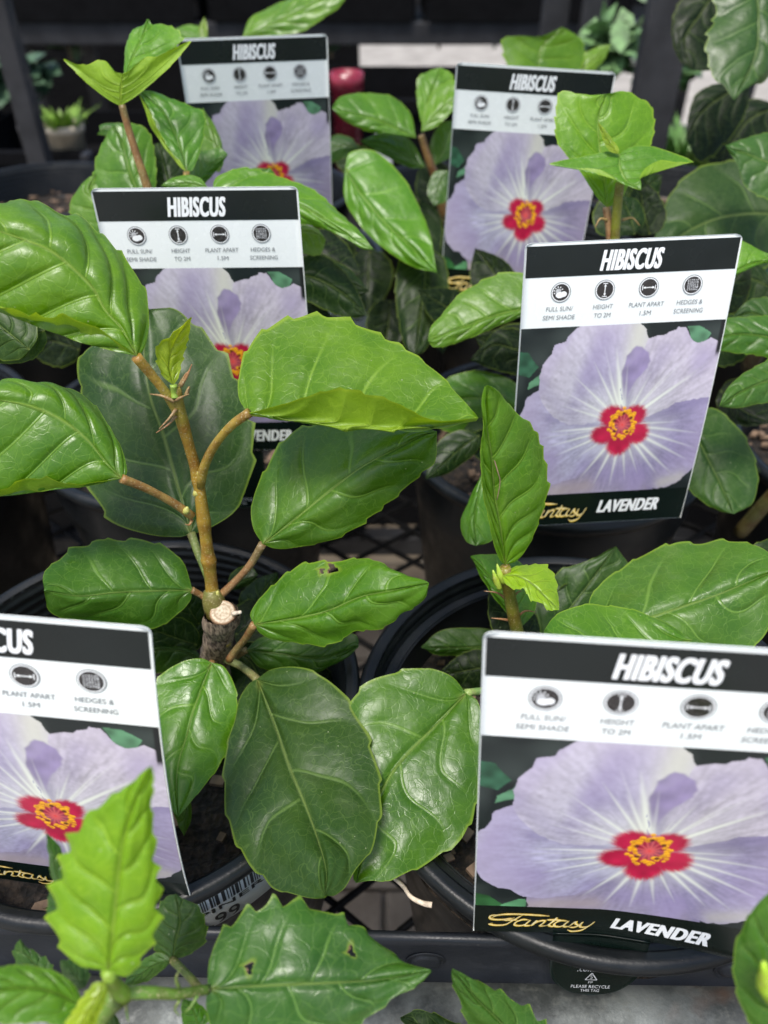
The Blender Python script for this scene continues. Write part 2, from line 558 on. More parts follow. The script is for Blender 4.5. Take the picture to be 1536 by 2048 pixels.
# ------------------------------------------------------------ leaf builder
LEAF_ID = [0]
def leaf(parent, mid, E1, E2, z, e=(0.0, 0.0), col=G1, teeth=(13, 0.03), quilt=0.9, flap=None, flapz=-0.006,
         holes=(), nu=84, nv=30, camber=0.0, flip=False, nveins=4.6, label=None, wav=0.0, zm=None, pet=None, petcol=None, petr=0.0016):
    """mid/E1/E2: lines base->tip; z=(base,tip) distance; e: extra distance of the two margins;
    flap: margin folded back over the E2 side (E2 is then the fold)"""
    LEAF_ID[0] += 1
    rs = random.Random(LEAF_ID[0] * 77 + 5)
    sd = rs.random() * 40
    n = nu
    zb, zt = z
    U = np.linspace(0, 1, n)
    prof = np.sin(np.pi * np.clip(U, 0, 1)) ** 0.8
    zmid = zb + (zt - zb) * U
    if zm is not None:
        zmid = zmid + (zm - (zb + zt) / 2) * np.sin(np.pi * U)
    m = catmull(mid, n)
    b0, t0 = mid[0], mid[-1]
    def rail(pts, dz):
        c = catmull([b0] + list(pts) + [t0], n)
        return np.column_stack([c, zmid + dz * prof])
    rails = [rail(E1, e[0]), np.column_stack([m, zmid]), rail(E2, e[1])]
    vs = [-1.0, 0.0, 1.0]
    if flap is not None:
        rails[2] = rail(E2, e[1])
        vs = [-1.0, 0.0, 0.62, 1.0]
        rails.append(rail(flap, e[1] + flapz))
    rails = np.array(rails)                       # (k, n, 3)
    V = np.linspace(-1, 1, nv * 2 + 1)
    k = len(vs)
    # interpolation across the rails (Hermite, gentle)
    G = np.zeros((n, len(V), 3))
    tang = []
    for i in range(k):
        if i == 0:
            tang.append((rails[1] - rails[0]) / (vs[1] - vs[0]))
        elif i == k - 1:
            tang.append((rails[-1] - rails[-2]) / (vs[-1] - vs[-2]))
        else:
            a = (rails[i] - rails[i - 1]) / (vs[i] - vs[i - 1])
            c = (rails[i + 1] - rails[i]) / (vs[i + 1] - vs[i])
            if flap is not None and i == 2:
                tang.append(0.10 * (a + c) / 2)
            elif i == 1:
                tang.append((a + c) / 2)
            else:
                tang.append((a + c) / 2)
    for j, v in enumerate(V):
        i = min(max(int(np.searchsorted(vs, v, side='right') - 1), 0), k - 2)
        h = vs[i + 1] - vs[i]
        s = (v - vs[i]) / h
        s2, s3 = s * s, s ** 3
        G[:, j] = (2 * s3 - 3 * s2 + 1) * rails[i] + (s3 - 2 * s2 + s) * h * tang[i] + (-2 * s3 + 3 * s2) * rails[i + 1] + (s3 - s2) * h * tang[i + 1]
    UU, VV = np.meshgrid(U, V, indexing='ij')
    # teeth: push the margin out along the across direction
    nt_, ta = teeth
    if ta > 0:
        ph = rs.random()
        jit = np.interp(U, np.linspace(0, 1, 9), [rs.uniform(-.5, .5) for _ in range(9)])
        for side, idx, ref in ((-1, 0, nv), (1, len(V) - 1, nv)):
            s = (U * nt_ + jit * .6 + ph + (0.4 if side > 0 else 0)) % 1.0
            saw = (s ** 1.6) * (1 - np.clip((s - .9) / .1, 0, 1)) - .45
            env = np.clip((U - .06) / .25, 0.05, 1) * np.clip((1 - U) / .08, 0, 1)
            amp = ta * 1.7 * saw * env * np.interp(U, np.linspace(0, 1, 13), [rs.uniform(.5, 1.3) for _ in range(13)])
            inner = G[:, nv + side * int(nv * .55)]
            dirv = G[:, idx] - inner
            ln = np.linalg.norm(dirv[:, :2], axis=1, keepdims=True) + 1e-6
            width = np.linalg.norm((G[:, idx] - G[:, nv])[:, :2], axis=1, keepdims=True)
            dirn = dirv / ln
            for q in range(int(nv * .2)):
                wgt = (1 - q / (nv * .2)) ** 1.5
                jj = idx - side * q
                G[:, jj] += dirn * (amp[:, None] * np.maximum(width, ln) * 1.0) * wgt
    W = PA(G)                                       # world
    # vein parameter with wobble
    off = rs.random() * .6
    side = np.where(VV < 0, 0.0, 0.45)
    wob = np.zeros_like(UU)
    for i in range(n):
        for j in range(0, len(V)):
            pass
    wob = 0.16 * np.sin(3.1 * UU * 3 + sd + 2.3 * VV) + 0.10 * np.sin(7.7 * UU + 5.1 * VV + sd * 2)
    T = (UU - 0.40 * np.abs(VV) ** 1.15 * (1.0 - 0.55 * UU)) * nveins + side + wob * np.clip(np.abs(VV) * 2, 0, 1) * 1.1
    # base-most vein sits on the base
    T = T - 0.02
    # normals on the grid
    du = np.gradient(W, axis=0)
    dv = np.gradient(W, axis=1)
    N = np.cross(du, dv)
    N /= np.linalg.norm(N, axis=2, keepdims=True) + 1e-12
    view = W - O
    facing = -np.sum(N * view, axis=2)
    flat = np.median(facing[int(n * .2):int(n * .85), int(len(V) * .1):int(len(V) * .62)])
    sgn = 1.0 if flat > 0 else -1.0
    if flip:
        sgn = -sgn
    L = np.linalg.norm(W[-1, nv] - W[0, nv])
    q = np.abs(np.sin(np.pi * T)) ** 0.75
    env = (1 - np.abs(VV) ** 5) * np.clip(np.abs(VV) * 5, 0, 1) * np.clip(UU * 8, 0, 1) * np.clip((1 - UU) * 5, 0, 1)
    disp = q * env * L * 0.0105 * quilt
    # midrib furrow, camber and soft random undulation of the margin
    disp = disp - np.exp(-(VV / .07) ** 2) * L * .006
    disp = disp + camber * L * (1 - VV ** 2)
    und = np.zeros_like(UU)
    for i in range(n):
        for j in range(len(V)):
            und[i, j] = mnoise.noise(Vector((UU[i, j] * 3.2 + sd, VV[i, j] * 2.1, sd * .37)))
    for_edge = np.sin(UU * 21 + sd * 3 + np.where(VV < 0, 0, 2.0)) * np.clip(np.abs(VV) - .55, 0, 1) * 1.2
    disp = disp + L * (0.020 + wav) * und * np.clip(UU * 5, 0, 1) + L * (0.010 + wav) * for_edge * np.clip(UU * 4, 0, 1)
    W2 = W + N * sgn * disp[..., None]
    NVt = len(V)
    faces = []
    hl = np.zeros_like(UU)
    cen = G[..., :2]
    kill = set()
    for (hx, hy, hr) in holes:
        dd = np.hypot(cen[..., 0] - hx, (cen[..., 1] - hy) * .8) / hr * (1 + .35 * np.sin(2.7 * np.arctan2(cen[..., 1] - hy, cen[..., 0] - hx) + hx))
        hl = np.maximum(hl, np.clip(1.0 - (dd - 1.0) / 1.5, 0, 1))
        for i, j in zip(*np.where(dd < 1.0)):
            kill.add((i, j))
    for i in range(n - 1):
        for j in range(NVt - 1):
            if kill and (i, j) in kill:
                continue
            a = i * NVt + j
            f = (a, a + NVt, a + NVt + 1, a + 1)
            faces.append(f if sgn > 0 else f[::-1])
    uv = np.stack([UU, VV], -1).reshape(-1, 2)
    o = mk('leaf', W2.reshape(-1, 3), faces, M_LEAF, parent, uv=uv, color=tuple(c * k * rs.uniform(.95, 1.05) for c, k in zip(col, (.92, .90, .30))))
    me = o.data
    for nm, arr in (('vt', T + 30.0), ('halo', hl)):
        a = me.attributes.new(nm, 'FLOAT', 'POINT')
        a.data.foreach_set('value', arr.ravel().astype(np.float32))
    if label:
        o['label'] = label
    if pet:
        pp = [P(*q_) for q_ in pet]
        pv, pf = tube(pp, [petr * 1.15, petr * .95, petr * 1.1], 10, 18)
        mk('petiole', pv, pf, M_STEM, o, color=petcol or (0.22, 0.20, 0.05))
    return o

def stem(parent, pts, rad, col, name='stem', n=40, sides=14):
    pp = [P(*q) for q in pts]
    v, f = tube(pp, rad, sides, n)
    return mk(name, v, f, M_STEM, parent, color=col)

def stipule(parent, a, b, c, r=0.0005, col=(0.30, 0.15, 0.07)):
    v, f = tube([P(*a), P(*b), P(*c)], [r * 1.6, r, r * .3], 6, 10)
    return mk('stipule', v, f, M_STEM, parent, color=col)

# ------------------------------------------------------------ ground and paving
gv, gf = [(-40, -15, 0), (40, -15, 0), (40, 60, 0), (-40, 60, 0)], [(0, 1, 2, 3)]
ground = mk('ground', gv, gf, M_GROUND, smooth=False)
ground['kind'] = 'structure'
pv, pf = box((0, 0, 0), (.192, .094, .03))
pme = None
prs = random.Random(4)
for i in range(-4, 6):
    for j in range(0, 17):
        x = i * .2 + (.1 if j % 2 else 0)
        y = .25 + j * .1
        if pme is None:
            pb = mk('paver', pv, pf, M_PAVE, ground, smooth=False)
            bevel(pb, .004, 2)
            pme = pb
        else:
            pb = pme.copy()
            COL.objects.link(pb)
            pb.parent = ground
        pb.location = (x, y, .012 + prs.uniform(-.0015, .0015))
        pb.rotation_euler = (0, 0, prs.uniform(-.01, .01))

RIM = CAMZ - .315          # rim height of the pots
DECK = RIM - .215          # bench mesh height

# ------------------------------------------------------------ pots
def make_pot(cx, cy, rim, label, body_r=.106, R_=.115, H_=.205, soil_d=.03, sticker=None, seed=1, group='black plastic nursery pots on the bench'):
    base = (cx, cy, rim - H_)
    t = thing('plant_pot', base, label, 'plant pot', group)
    c = (cx, cy, rim)
    br = body_r
    body = [(br * .82, -H_), (br * .985, -.045), (br * .985, -.030), (br, -.028), (br, -.014), (R_ - .006, -.014), (R_ - .003, -.014)]
    inner = []
    ri = R_ - .0075
    for k in range(7):                      # stepped rings inside the wall
        zz = -.002 - k * .0058
        inner += [(ri - k * .0008, zz), (ri - k * .0008, zz - .0040), (ri - k * .0008 - .0016, zz - .0048)]
    prof = body + [(br - .006, -.014)]
    wall_out = [(br * .80, -H_), (br * .82, -H_), (br * .975, -.05), (br, -.040), (br, -.012)]
    v, f = lathe([(0.0, -H_ + .001), (br * .80, -H_)] + wall_out[1:], c, 96)
    inn = [(ri, -.001)] + inner + [(ri - .012, -.075), (br * .78, -H_ + .004), (0, -H_ + .004)]
    v2, f2 = lathe(inn, c, 96)
    mk('pot_body', *join([(v, f), (v2, f2)]), M_POT, t)
    # rim: rounded outer bead with a flat lip
    rp = []
    for k in range(11):
        a = math.pi * (-0.55 + 1.15 * k / 10)
        rp.append((R_ - .0035 + .0035 * math.cos(a), -.0045 + .0045 * math.sin(a)))
    rp = [(br - .001, -.013), (R_ - .005, -.013)] + rp + [(R_ - .0065, -.0010), (ri, -.0012), (ri, -.004)]
    v, f = lathe(rp, c, 120)
    mk('pot_rim', v, f, M_POT, t)
    # drooping soil disc
    rs = random.Random(seed)
    rings = 20
    seg = 56
    Vs = []
    for i in range(rings + 1):
        for k in range(seg):
            r = (R_ - .012) * i / rings
            a = 2 * math.pi * k / seg
            x, y = r * math.cos(a), r * math.sin(a)
            z = -soil_d - .012 + .007 * mnoise.noise(Vector((x * 40, y * 40, seed))) + .004 * mnoise.noise(Vector((x * 150, y * 150, seed)))
            Vs.append((cx + x, cy + y, rim + z))
    so = mk('potting_mix', Vs, grid_faces(rings + 1, seg, True), M_SOIL, t, stuff=True)
    parts = []
    for k in range(170):
        a = rs.random() * 6.283
        r = (R_ - .016) * math.sqrt(rs.random())
        s = rs.uniform(.0015, .005)
        v, f = box((0, 0, 0), (s * rs.uniform(1, 3), s, s * .5), rs.random() * 3)
        tl = rs.uniform(-.5, .5)
        v[:, 2] += v[:, 0] * tl
        z = -soil_d - .007 + .007 * mnoise.noise(Vector((r * math.cos(a) * 40, r * math.sin(a) * 40, seed)))
        v += np.array([cx + r * math.cos(a), cy + r * math.sin(a), rim + z])
        parts.append((v, f))
    mk('bark_chips', *join(parts), M_CHIP, t, smooth=False, stuff=True)
    if sticker is not None:
        a0, wd, top, ht = sticker
        n = 26
        rr = br + .0012
        def sp(s, q, extra=0.0):
            ang = a0 + (s - .5) * wd / rr
            zz = top - q * ht
            f_ = np.interp(zz, [-.05, -.040, -.012], [br * .975 + .0015, br + .0012, br + .0012]) + extra
            return (cx + f_ * math.cos(ang), cy + f_ * math.sin(ang), rim + zz)
        Vs = [sp(i / n, q, 0) for i in range(n + 1) for q in (0, .33, .66, 1)]
        st = mk('price_sticker', Vs, grid_faces(n + 1, 4), M_STICK, t)
        parts = []
        s = .04
        while s < .96:
            wv = rs.choice([.006, .006, .012, .018])
            vv = [sp(s, .08, .0004), sp(s + wv, .08, .0004), sp(s + wv, .40, .0004), sp(s, .40, .0004)]
            parts.append((np.array(vv), [(0, 1, 2, 3)]))
            s += wv + rs.choice([.006, .01, .016])
        mk('barcode', *join(parts), M_BARC, st, smooth=False)
        def mapf(u_, v_):
            return sp(u_, v_, .0004)
        tx = text_mesh("24.99", .34, .66, .62, .90, 0, .01)
        v3 = [mapf(a, b_) for a, b_ in tx[0]]
        mk('price_text', v3, tx[1], M_BARC, st, smooth=False)
        tx = text_mesh("TRU PINERS", .12, .88, .43, .54, 0, .01)
        v3 = [mapf(a, b_) for a, b_ in tx[0]]
        mk('small_text', v3, tx[1], M_BARC, st, smooth=False)
    return t

# ------------------------------------------------------------ printed text as flat meshes
TEXT_CACHE = {}
def text_mesh(s, u0, u1, v0, v1, shear=0.0, bold=0.0):
    """letters filled into the box u0..u1, v0..v1 (v grows downwards)"""
    key = (s, bold)
    if key not in TEXT_CACHE:
        cu = bpy.data.curves.new('t', 'FONT')
        cu.body = s
        cu.offset = bold
        cu.resolution_u = 4
        cu.space_character = 1.0 + bold * 5
        ob = bpy.data.objects.new('t', cu)
        me = bpy.data.meshes.new_from_object(ob)
        vs = np.array([v.co[:2] for v in me.vertices])
        fs = [tuple(p.vertices) for p in me.polygons]
        bpy.data.objects.remove(ob)
        bpy.data.meshes.remove(me)
        TEXT_CACHE[key] = (vs, fs)
    vs, fs = TEXT_CACHE[key]
    lo, hi = vs.min(0), vs.max(0)
    q = (vs - lo) / (hi - lo)
    h = (v1 - v0)
    uu = u0 + q[:, 0] * (u1 - u0 - abs(shear) * h) + shear * h * q[:, 1]
    vv = v1 - q[:, 1] * h
    return np.column_stack([uu, vv]), fs

def stroke2d(pts, w0, w1=None, n=24, calli=None):
    """flat ribbon along a curve, pen-like width"""
    c = catmull(pts, n)
    t = np.gradient(c, axis=0)
    t /= np.linalg.norm(t, axis=1, keepdims=True) + 1e-9
    nr = np.column_stack([-t[:, 1], t[:, 0]])
    s = np.linspace(0, 1, n)
    if calli is not None:
        wd = w0 + (w1 - w0) * np.abs(np.sin(np.arctan2(t[:, 1], t[:, 0]) - calli))
        wd = wd * np.clip(np.minimum(s, 1 - s) * 8, .35, 1)
    else:
        wd = np.full(n, w0)
    a = c + nr * wd[:, None] / 2
    b = c - nr * wd[:, None] / 2
    return np.vstack([a, b]), [(i, i + 1, n + i + 1, n + i) for i in range(n - 1)]

def disc2d(c, rx, ry, n=28, r0=0.0):
    V, F = [], []
    for i in range(n):
        a = 2 * math.pi * i / n
        V.append((c[0] + rx * math.cos(a), c[1] + ry * math.sin(a)))
    if r0 > 0:
        for i in range(n):
            a = 2 * math.pi * i / n
            V.append((c[0] + rx * r0 * math.cos(a), c[1] + ry * r0 * math.sin(a)))
        F = [(i, (i + 1) % n, n + (i + 1) % n, n + i) for i in range(n)]
    else:
        F = [tuple(range(n))]
    return np.array(V), F

# ------------------------------------------------------------ the printed flower (flat print, colours per point)
VH, VW, VIC, UI0, DUI, TH, VP = .154, .3917, .2256, .180, .2073, 1.551, 1.3414

def smoothnoise(u, v, s, seed):
    rs = np.random.RandomState(seed)
    g = rs.rand(64, 64)
    x = (u * s) % 63
    y = (v * s) % 63
    xi, yi = np.floor(x).astype(int), np.floor(y).astype(int)
    fx, fy = x - xi, y - yi
    fx = fx * fx * (3 - 2 * fx)
    fy = fy * fy * (3 - 2 * fy)
    x1, y1 = (xi + 1) % 64, (yi + 1) % 64
    return (g[xi, yi] * (1 - fx) + g[x1, yi] * fx) * (1 - fy) + (g[xi, y1] * (1 - fx) + g[x1, y1] * fx) * fy

def inpoly(x, y, poly):
    r = np.zeros(x.shape, bool)
    n = len(poly)
    j = n - 1
    for i in range(n):
        xi, yi = poly[i]
        xj, yj = poly[j]
        with np.errstate(divide='ignore', invalid='ignore'):
            c = ((yi > y) != (yj > y)) & (x < (xj - xi) * (y - yi) / (yj - yi + 1e-12) + xi)
        r ^= c
        j = i
    return r

def segdist(x, y, a, b):
    ax, ay = a
    bx, by = b
    dx, dy = bx - ax, by - ay
    t = np.clip(((x - ax) * dx + (y - ay) * dy) / (dx * dx + dy * dy), 0, 1)
    return np.hypot(x - ax - t * dx, y - ay - t * dy), t

def ruffle(poly, seed, amp=.006, n=14):
    rs = random.Random(seed)
    out = []
    m = len(poly)
    for i in range(m):
        a, b = poly[i], poly[(i + 1) % m]
        L = math.hypot(b[0] - a[0], b[1] - a[1])
        k = max(1, int(L / .018))
        for q in range(k):
            s = q / k
            out.append((a[0] + (b[0] - a[0]) * s + rs.uniform(-amp, amp), a[1] + (b[1] - a[1]) * s + rs.uniform(-amp, amp)))
    return out

UF, VF = .566, .928
PET_A = [(0.55, 0.857), (0.432, 0.898), (0.346, 0.921), (0.272, 0.906), (0.178, 0.842), (0.117, 0.739), (0.108, 0.675), (0.119, 0.612), (0.131, 0.562), (0.149, 0.537), (0.169, 0.5), (0.173, 0.477), (0.229, 0.461), (0.245, 0.426), (0.275, 0.401), (0.33, 0.38), (0.5, 0.375), (0.578, 0.388), (0.61, 0.424), (0.634, 0.472), (0.609, 0.54), (0.547, 0.607), (0.529, 0.713)]
PET_B = [(.566, .93), (0.557, 0.849), (0.527, 0.726), (0.512, 0.649), (0.524, 0.548), (0.574, 0.502), (0.636, 0.472), (0.665, 0.462), (0.702, 0.458), (0.718, 0.450), (0.73, 0.440), (0.756, 0.436), (0.771, 0.42), (0.809, 0.424), (0.844, 0.481), (0.888, 0.505), (0.913, 0.491), (0.941, 0.474), (1.0, 0.521), (1.03, 0.79), (0.84, 0.815), (0.697, 0.885)]
PET_C = [(0.556, 0.90), (0.346, 0.88), (0.272, 0.86), (0.19, 0.80), (0.13, 0.70), (0.054, 0.745), (0.047, 0.792), (0.024, 0.842), (0.001, 0.872), (0, 1.0), (0, 1.095), (0.009, 1.099), (0.028, 1.147), (0.069, 1.203), (0.122, 1.226), (0.178, 1.267), (0.249, 1.27), (0.352, 1.244), (0.407, 1.185), (0.501, 1.057)]
PET_E = [(0.568, 0.954), (0.405, 1.168), (0.293, 1.255), (0.186, 1.262), (0.195, 1.35), (0.3, 1.36), (0.81, 1.36), (0.76, 1.25), (0.717, 1.159), (0.631, 0.996)]
PET_D = [(0.566, 0.93), (0.645, 1.077), (0.72, 1.20), (0.775, 1.32), (0.82, 1.335), (0.88, 1.325), (0.93, 1.30), (1.0, 1.21), (1.02, 0.855), (1.03, 0.77), (0.84, 0.804), (0.697, 0.873)]
PETALS = [
    (ruffle(PET_E, 1, .003), (.30, .27, .42), [((.19, 1.27), (.45, 1.15), .035, .5), ((.74, 1.2), (.79, 1.35), .02, .6)]),
    (ruffle(PET_C, 2, .005), (.42, .41, .60), [((.18, .87), (.43, .93), .022, .45)]),
    (ruffle(PET_D, 3, .004), (.31, .28, .46), [((.70, .895), (1.0, .80), .03, .45), ((.72, 1.18), (.80, 1.33), .016, .35)]),
    (ruffle(PET_B, 4, .005), (.54, .50, .62), [((.56, .85), (.56, .62), .03, .35)]),
    (ruffle(PET_A, 5, .005), (.55, .53, .66), [((.13, .70), (.30, .89), .045, .30)]),
]
CREAM = {4: ((.56, .80), (.585, .42), .062, .80, (.62, .62, .56)), 0: ((.2, 1.33), (.42, 1.3), .05, .5, (.40, .33, .30)), 2: ((.84, 1.30), (.93, 1.27), .04, .6, (.50, .48, .44))}
FOLDS = [(ruffle([(0.539, 0.78), (0.516, 0.648), (0.531, 0.548), (0.574, 0.499), (0.61, 0.504), (0.644, 0.536), (0.661, 0.583), (0.652, 0.622), (0.61, 0.678), (0.576, 0.749), (0.569, 0.805)], 6, .003), (.25, .20, .39))]
GREENS = [([(0.0, 0.504), (0.046, 0.512), (0.102, 0.589), (0.06, 0.64), (0.0, 0.62)], (.03, .10, .06)),
          ([(0.112, 0.627), (0.125, 0.577), (0.118, 0.68), (0.053, 0.706), (0.06, 0.67)], (.09, .22, .13)),
          ([(0.0, 1.252), (0.053, 1.267), (0.1, 1.328), (0.12, 1.345), (0.0, 1.345)], (.03, .12, .04)),
          ([(0.10, 1.33), (0.16, 1.285), (0.186, 1.285), (0.186, 1.345), (.09, 1.345)], (.12, .34, .17)),
          ([(0.814, 0.418), (0.868, 0.415), (0.937, 0.455), (0.918, 0.495), (0.873, 0.515), (0.84, 0.485)], (.10, .24, .14))]
RAYS = []
for (ex, ey, wd, st) in [(0.378, 0.575, .006, .75), (0.283, 0.642, .006, .7), (0.254, 0.733, .005, .65), (0.453, 0.619, .005, .7), (0.483, 0.515, .013, .95), (0.55, 0.60, .006, .4), (0.674, 0.65, .0045, .6),
                         (0.768, 0.641, .005, .65), (0.90, 0.66, .007, .9), (0.233, 0.80, .005, .6), (0.20, 0.95, .006, .85), (0.20, 1.035, .006, .8), (0.23, 1.098, .006, .8),
                         (0.34, 1.12, .005, .5), (0.383, 1.25, .008, .8), (0.462, 1.30, .008, .85), (0.555, 1.30, .008, .8), (0.634, 1.27, .007, .7), (0.70, 1.24, .005, .6),
                         (0.801, 1.24, .008, .85), (0.88, 1.24, .009, .85), (0.95, 1.16, .009, .8), (0.98, 1.09, .007, .7), (0.98, 1.00, .007, .65), (0.86, 0.93, .005, .5), (0.616, 0.739, .004, .4),
                         (0.42, 0.50, .004, .35), (0.96, 0.60, .005, .45), (.86, .55, .004, .35), (.12, .99, .004, .35)]:
    dx, dy = ex - UF, ey - VF
    L_ = math.hypot(dx, dy)
    RAYS.append(((UF + dx / L_ * .10, VF + dy / L_ * .11), (ex, ey), wd, st))
LOBES = [(0.506, 0.876, .064, .060), (0.624, 0.874, .058, .055), (0.474, 0.980, .066, .056), (0.563, 1.036, .066, .074), (0.648, 0.982, .064, .064)]


def paint(u, v):
    """linear colours of the picture on the tag"""
    fc = np.array([UF, VF])
    wu = u + .006 * (smoothnoise(u, v, 22, 3) - .5)
    wv = v + .006 * (smoothnoise(u, v, 22, 4) - .5)
    n1 = smoothnoise(u, v, 9, 5)
    n2 = smoothnoise(u, v, 30, 6)
    n3 = smoothnoise(u + v, v - u + 1, 60, 7)
    col = np.zeros(u.shape + (3,))
    base = np.array([.012, .018, .020])
    col[:] = base
    col += (np.clip(n1 - .45, 0, 1) * .09)[..., None] * np.array([.8, 1.0, .95])
    # soft green leaves behind the flower
    for poly, c in GREENS:
        m = inpoly(wu, wv, poly)
        cc = np.array(c)
        col[m] = (cc * (.55 + .8 * n2[..., None]) * np.ones_like(col))[m]
    r = np.hypot(u - fc[0], (v - fc[1]) * .95)
    ang = np.arctan2(v - fc[1], u - fc[0])
    lav = np.array([.42, .40, .66])
    col[r < .30] = np.array([.36, .35, .52])
    for idx, (poly, tint, dark) in enumerate(PETALS):
        m = inpoly(wu, wv, poly)
        base = np.array(tint)
        c = np.ones_like(col) * base
        # mottling along the rays
        fine = smoothnoise(ang * 3 + 10, r * 2 + idx, 11, 20 + idx)
        n4 = smoothnoise(u * 1.3 + v * .4 + idx, v * .8 - u * .2 + 2, 7, 40 + idx)[..., None]
        c = c * (0.80 + .26 * n1[..., None] + .34 * (fine[..., None] - .5) + .20 * (n3[..., None] - .5))
        pk = np.clip((n4 - .50) * 2.2, 0, 1)
        c = c * (1 - pk * .62) + np.array([.27, .22, .45]) * pk * .62
        lt = np.clip((.42 - n4) * 2.4, 0, 1)
        c = c * (1 - lt * .30) + np.array([.56, .54, .66]) * lt * .30
        # paler towards the outer edge with a pink breath, cooler inside
        ed = np.clip((r - .30) / .25, 0, 1)[..., None]
        c = c * (1 - ed * .35) + np.array([.58, .50, .66]) * ed * .35
        wh = np.exp(-((r - .10) / .11) ** 2)[..., None]
        c = c * (1 - wh * .45) + np.array([.56, .58, .60]) * wh * .45
        col[m] = c[m]
        # soft dark side where a neighbour lies over it
        for a, b, wdt, dk in dark:
            d, t = segdist(u, v, a, b)
            k = (np.exp(-(d / wdt) ** 2) * dk)[..., None]
            mm = m[..., None]
            col = np.where(mm, col * (1 - k) + np.array([.20, .17, .34]) * k, col)
        if idx in CREAM:
            (a, b, wdt, dk, cc) = CREAM[idx]
            d, t = segdist(u, v, a, b)
            k = (np.exp(-(d / wdt) ** 2) * dk)[..., None]
            col = np.where(m[..., None], col * (1 - k) + np.array(cc) * k, col)
    # folded purple lobe
    for poly, c in FOLDS:
        m = inpoly(wu, wv, poly)
        blot = smoothnoise(u, v, 24, 61) * .6 + smoothnoise(u, v, 11, 62) * .4
        gx = np.clip((u - .50) / .16, 0, 1)
        cc = np.array(c)[None, None, :] * (.72 + .75 * (blot + .35 * (gx - .5) - .1))[..., None] * np.ones_like(col)
        cd_ = np.full(u.shape, 9.0)
        for q_ in range(len(poly)):
            d_, _t = segdist(u, v, poly[q_], poly[(q_ + 1) % len(poly)])
            cd_ = np.minimum(cd_, d_)
        al = (np.clip(cd_ / .010, 0, 1) * m * .88)[..., None]
        low = np.clip((v - .66) / .14, 0, 1)[..., None]
        al = al * (1 - low * .45)
        col = col * (1 - al) + cc * al
    flower = np.zeros(u.shape, bool)
    for poly, _, _ in PETALS:
        flower |= inpoly(wu, wv, poly)
    # white rays
    for (a, b, wd, st) in RAYS:
        bend = .012 * np.sin(np.clip(r * 8, 0, 3.1) + a[0] * 9)
        d, t = segdist(u + bend * .25, v + bend * .25, a, b)
        wdt = wd * (1.15 - .85 * t) + .0012
        k = np.exp(-(d / wdt) ** 2) * st * (1 - t ** 1.7 * .9)
        k = (k * flower)[..., None]
        col = col * (1 - k) + np.array([.80, .84, .78]) * k
    # red eye: five soft lobes
    for (cx, cy, rx, ry) in LOBES:
        d = np.hypot((u - cx) / rx, (v - cy) / ry) + .20 * (smoothnoise(ang * 4 + 20, r * 3, 14, 9) - .5) + .22 * (smoothnoise(ang * 9 + 30, r * 1.0, 16, 19) - .5)
        k = (lambda x_: x_ * x_ * (3 - 2 * x_))(np.clip((1.25 - d) / .50, 0, 1))[..., None]
        red = np.array([.46, .012, .060]) * (.75 + .5 * n2[..., None])
        col = col * (1 - k) + red * k
    k = (np.exp(-(r / .062) ** 4) * .8)[..., None]
    col = col * (1 - k) + np.array([.24, .012, .035]) * k
    # stamens
    rs = random.Random(12)
    k = (np.exp(-(r / .020) ** 2))[..., None]
    col = col * (1 - k) + np.array([.78, .05, .05]) * k
    for i in range(13):
        a = 2 * math.pi * i / 13
        d, t = segdist(u, v, (fc[0] + .008 * math.cos(a), fc[1] + .010 * math.sin(a)), (fc[0] + .045 * math.cos(a), fc[1] + .058 * math.sin(a)))
        k = (np.exp(-(d / .0036) ** 2) * .75)[..., None]
        col = col * (1 - k) + np.array([.72, .13, .14]) * k
    for i in range(64):
        a = 2 * math.pi * i / 64 + rs.uniform(-.05, .05)
        rr = rs.uniform(.040, .074)
        cx, cy = fc[0] + rr * math.cos(a), fc[1] - .004 + rr * 1.28 * math.sin(a)
        sz = rs.uniform(.0065, .0115)
        d = np.hypot(u - cx, v - cy) / sz
        k = np.clip((1.15 - d) / .3, 0, 1)[..., None]
        bright = rs.uniform(.75, 1.15)
        c = np.array([.98 * bright, .47 * bright, .02])
        dk = np.array([.45, .12, .01])
        sh = np.clip((v - cy) / sz * .5 + .25, 0, 1)[..., None]
        col = col * (1 - k) + (c * (1 - sh) + dk * sh) * k
    for a in (.9, 2.4, 3.5, 4.7, 5.7):
        cx, cy = fc[0] + .048 * math.cos(a), fc[1] - .004 + .060 * math.sin(a)
        d = np.hypot(u - cx, v - cy) / .009
        k = (np.clip((1.1 - d) / .3, 0, 1) * .9)[..., None]
        col = col * (1 - k) + np.array([.10, .010, .015]) * k
    # narrow dark strip at the right side of the picture
    k = np.clip((u - .972) / .008, 0, 1)[..., None]
    k = k * np.clip((.58 - v) / .03, 0, 1)[..., None]
    col = col * (1 - k) + np.array([.012, .014, .016]) * k
    return np.clip(col * np.array([1.0, 1.0, .93]), 0, 1)

# ------------------------------------------------------------ plant tags
def rot3(a):
    x, y, z = a
    cx, sx, cy, sy, cz, sz = math.cos(x), math.sin(x), math.cos(y), math.sin(y), math.cos(z), math.sin(z)
    return np.array([[cz, -sz, 0], [sz, cz, 0], [0, 0, 1]]) @ np.array([[cy, 0, sy], [0, 1, 0], [-sy, 0, cy]]) @ np.array([[1, 0, 0], [0, cx, -sx], [0, sx, cx]])

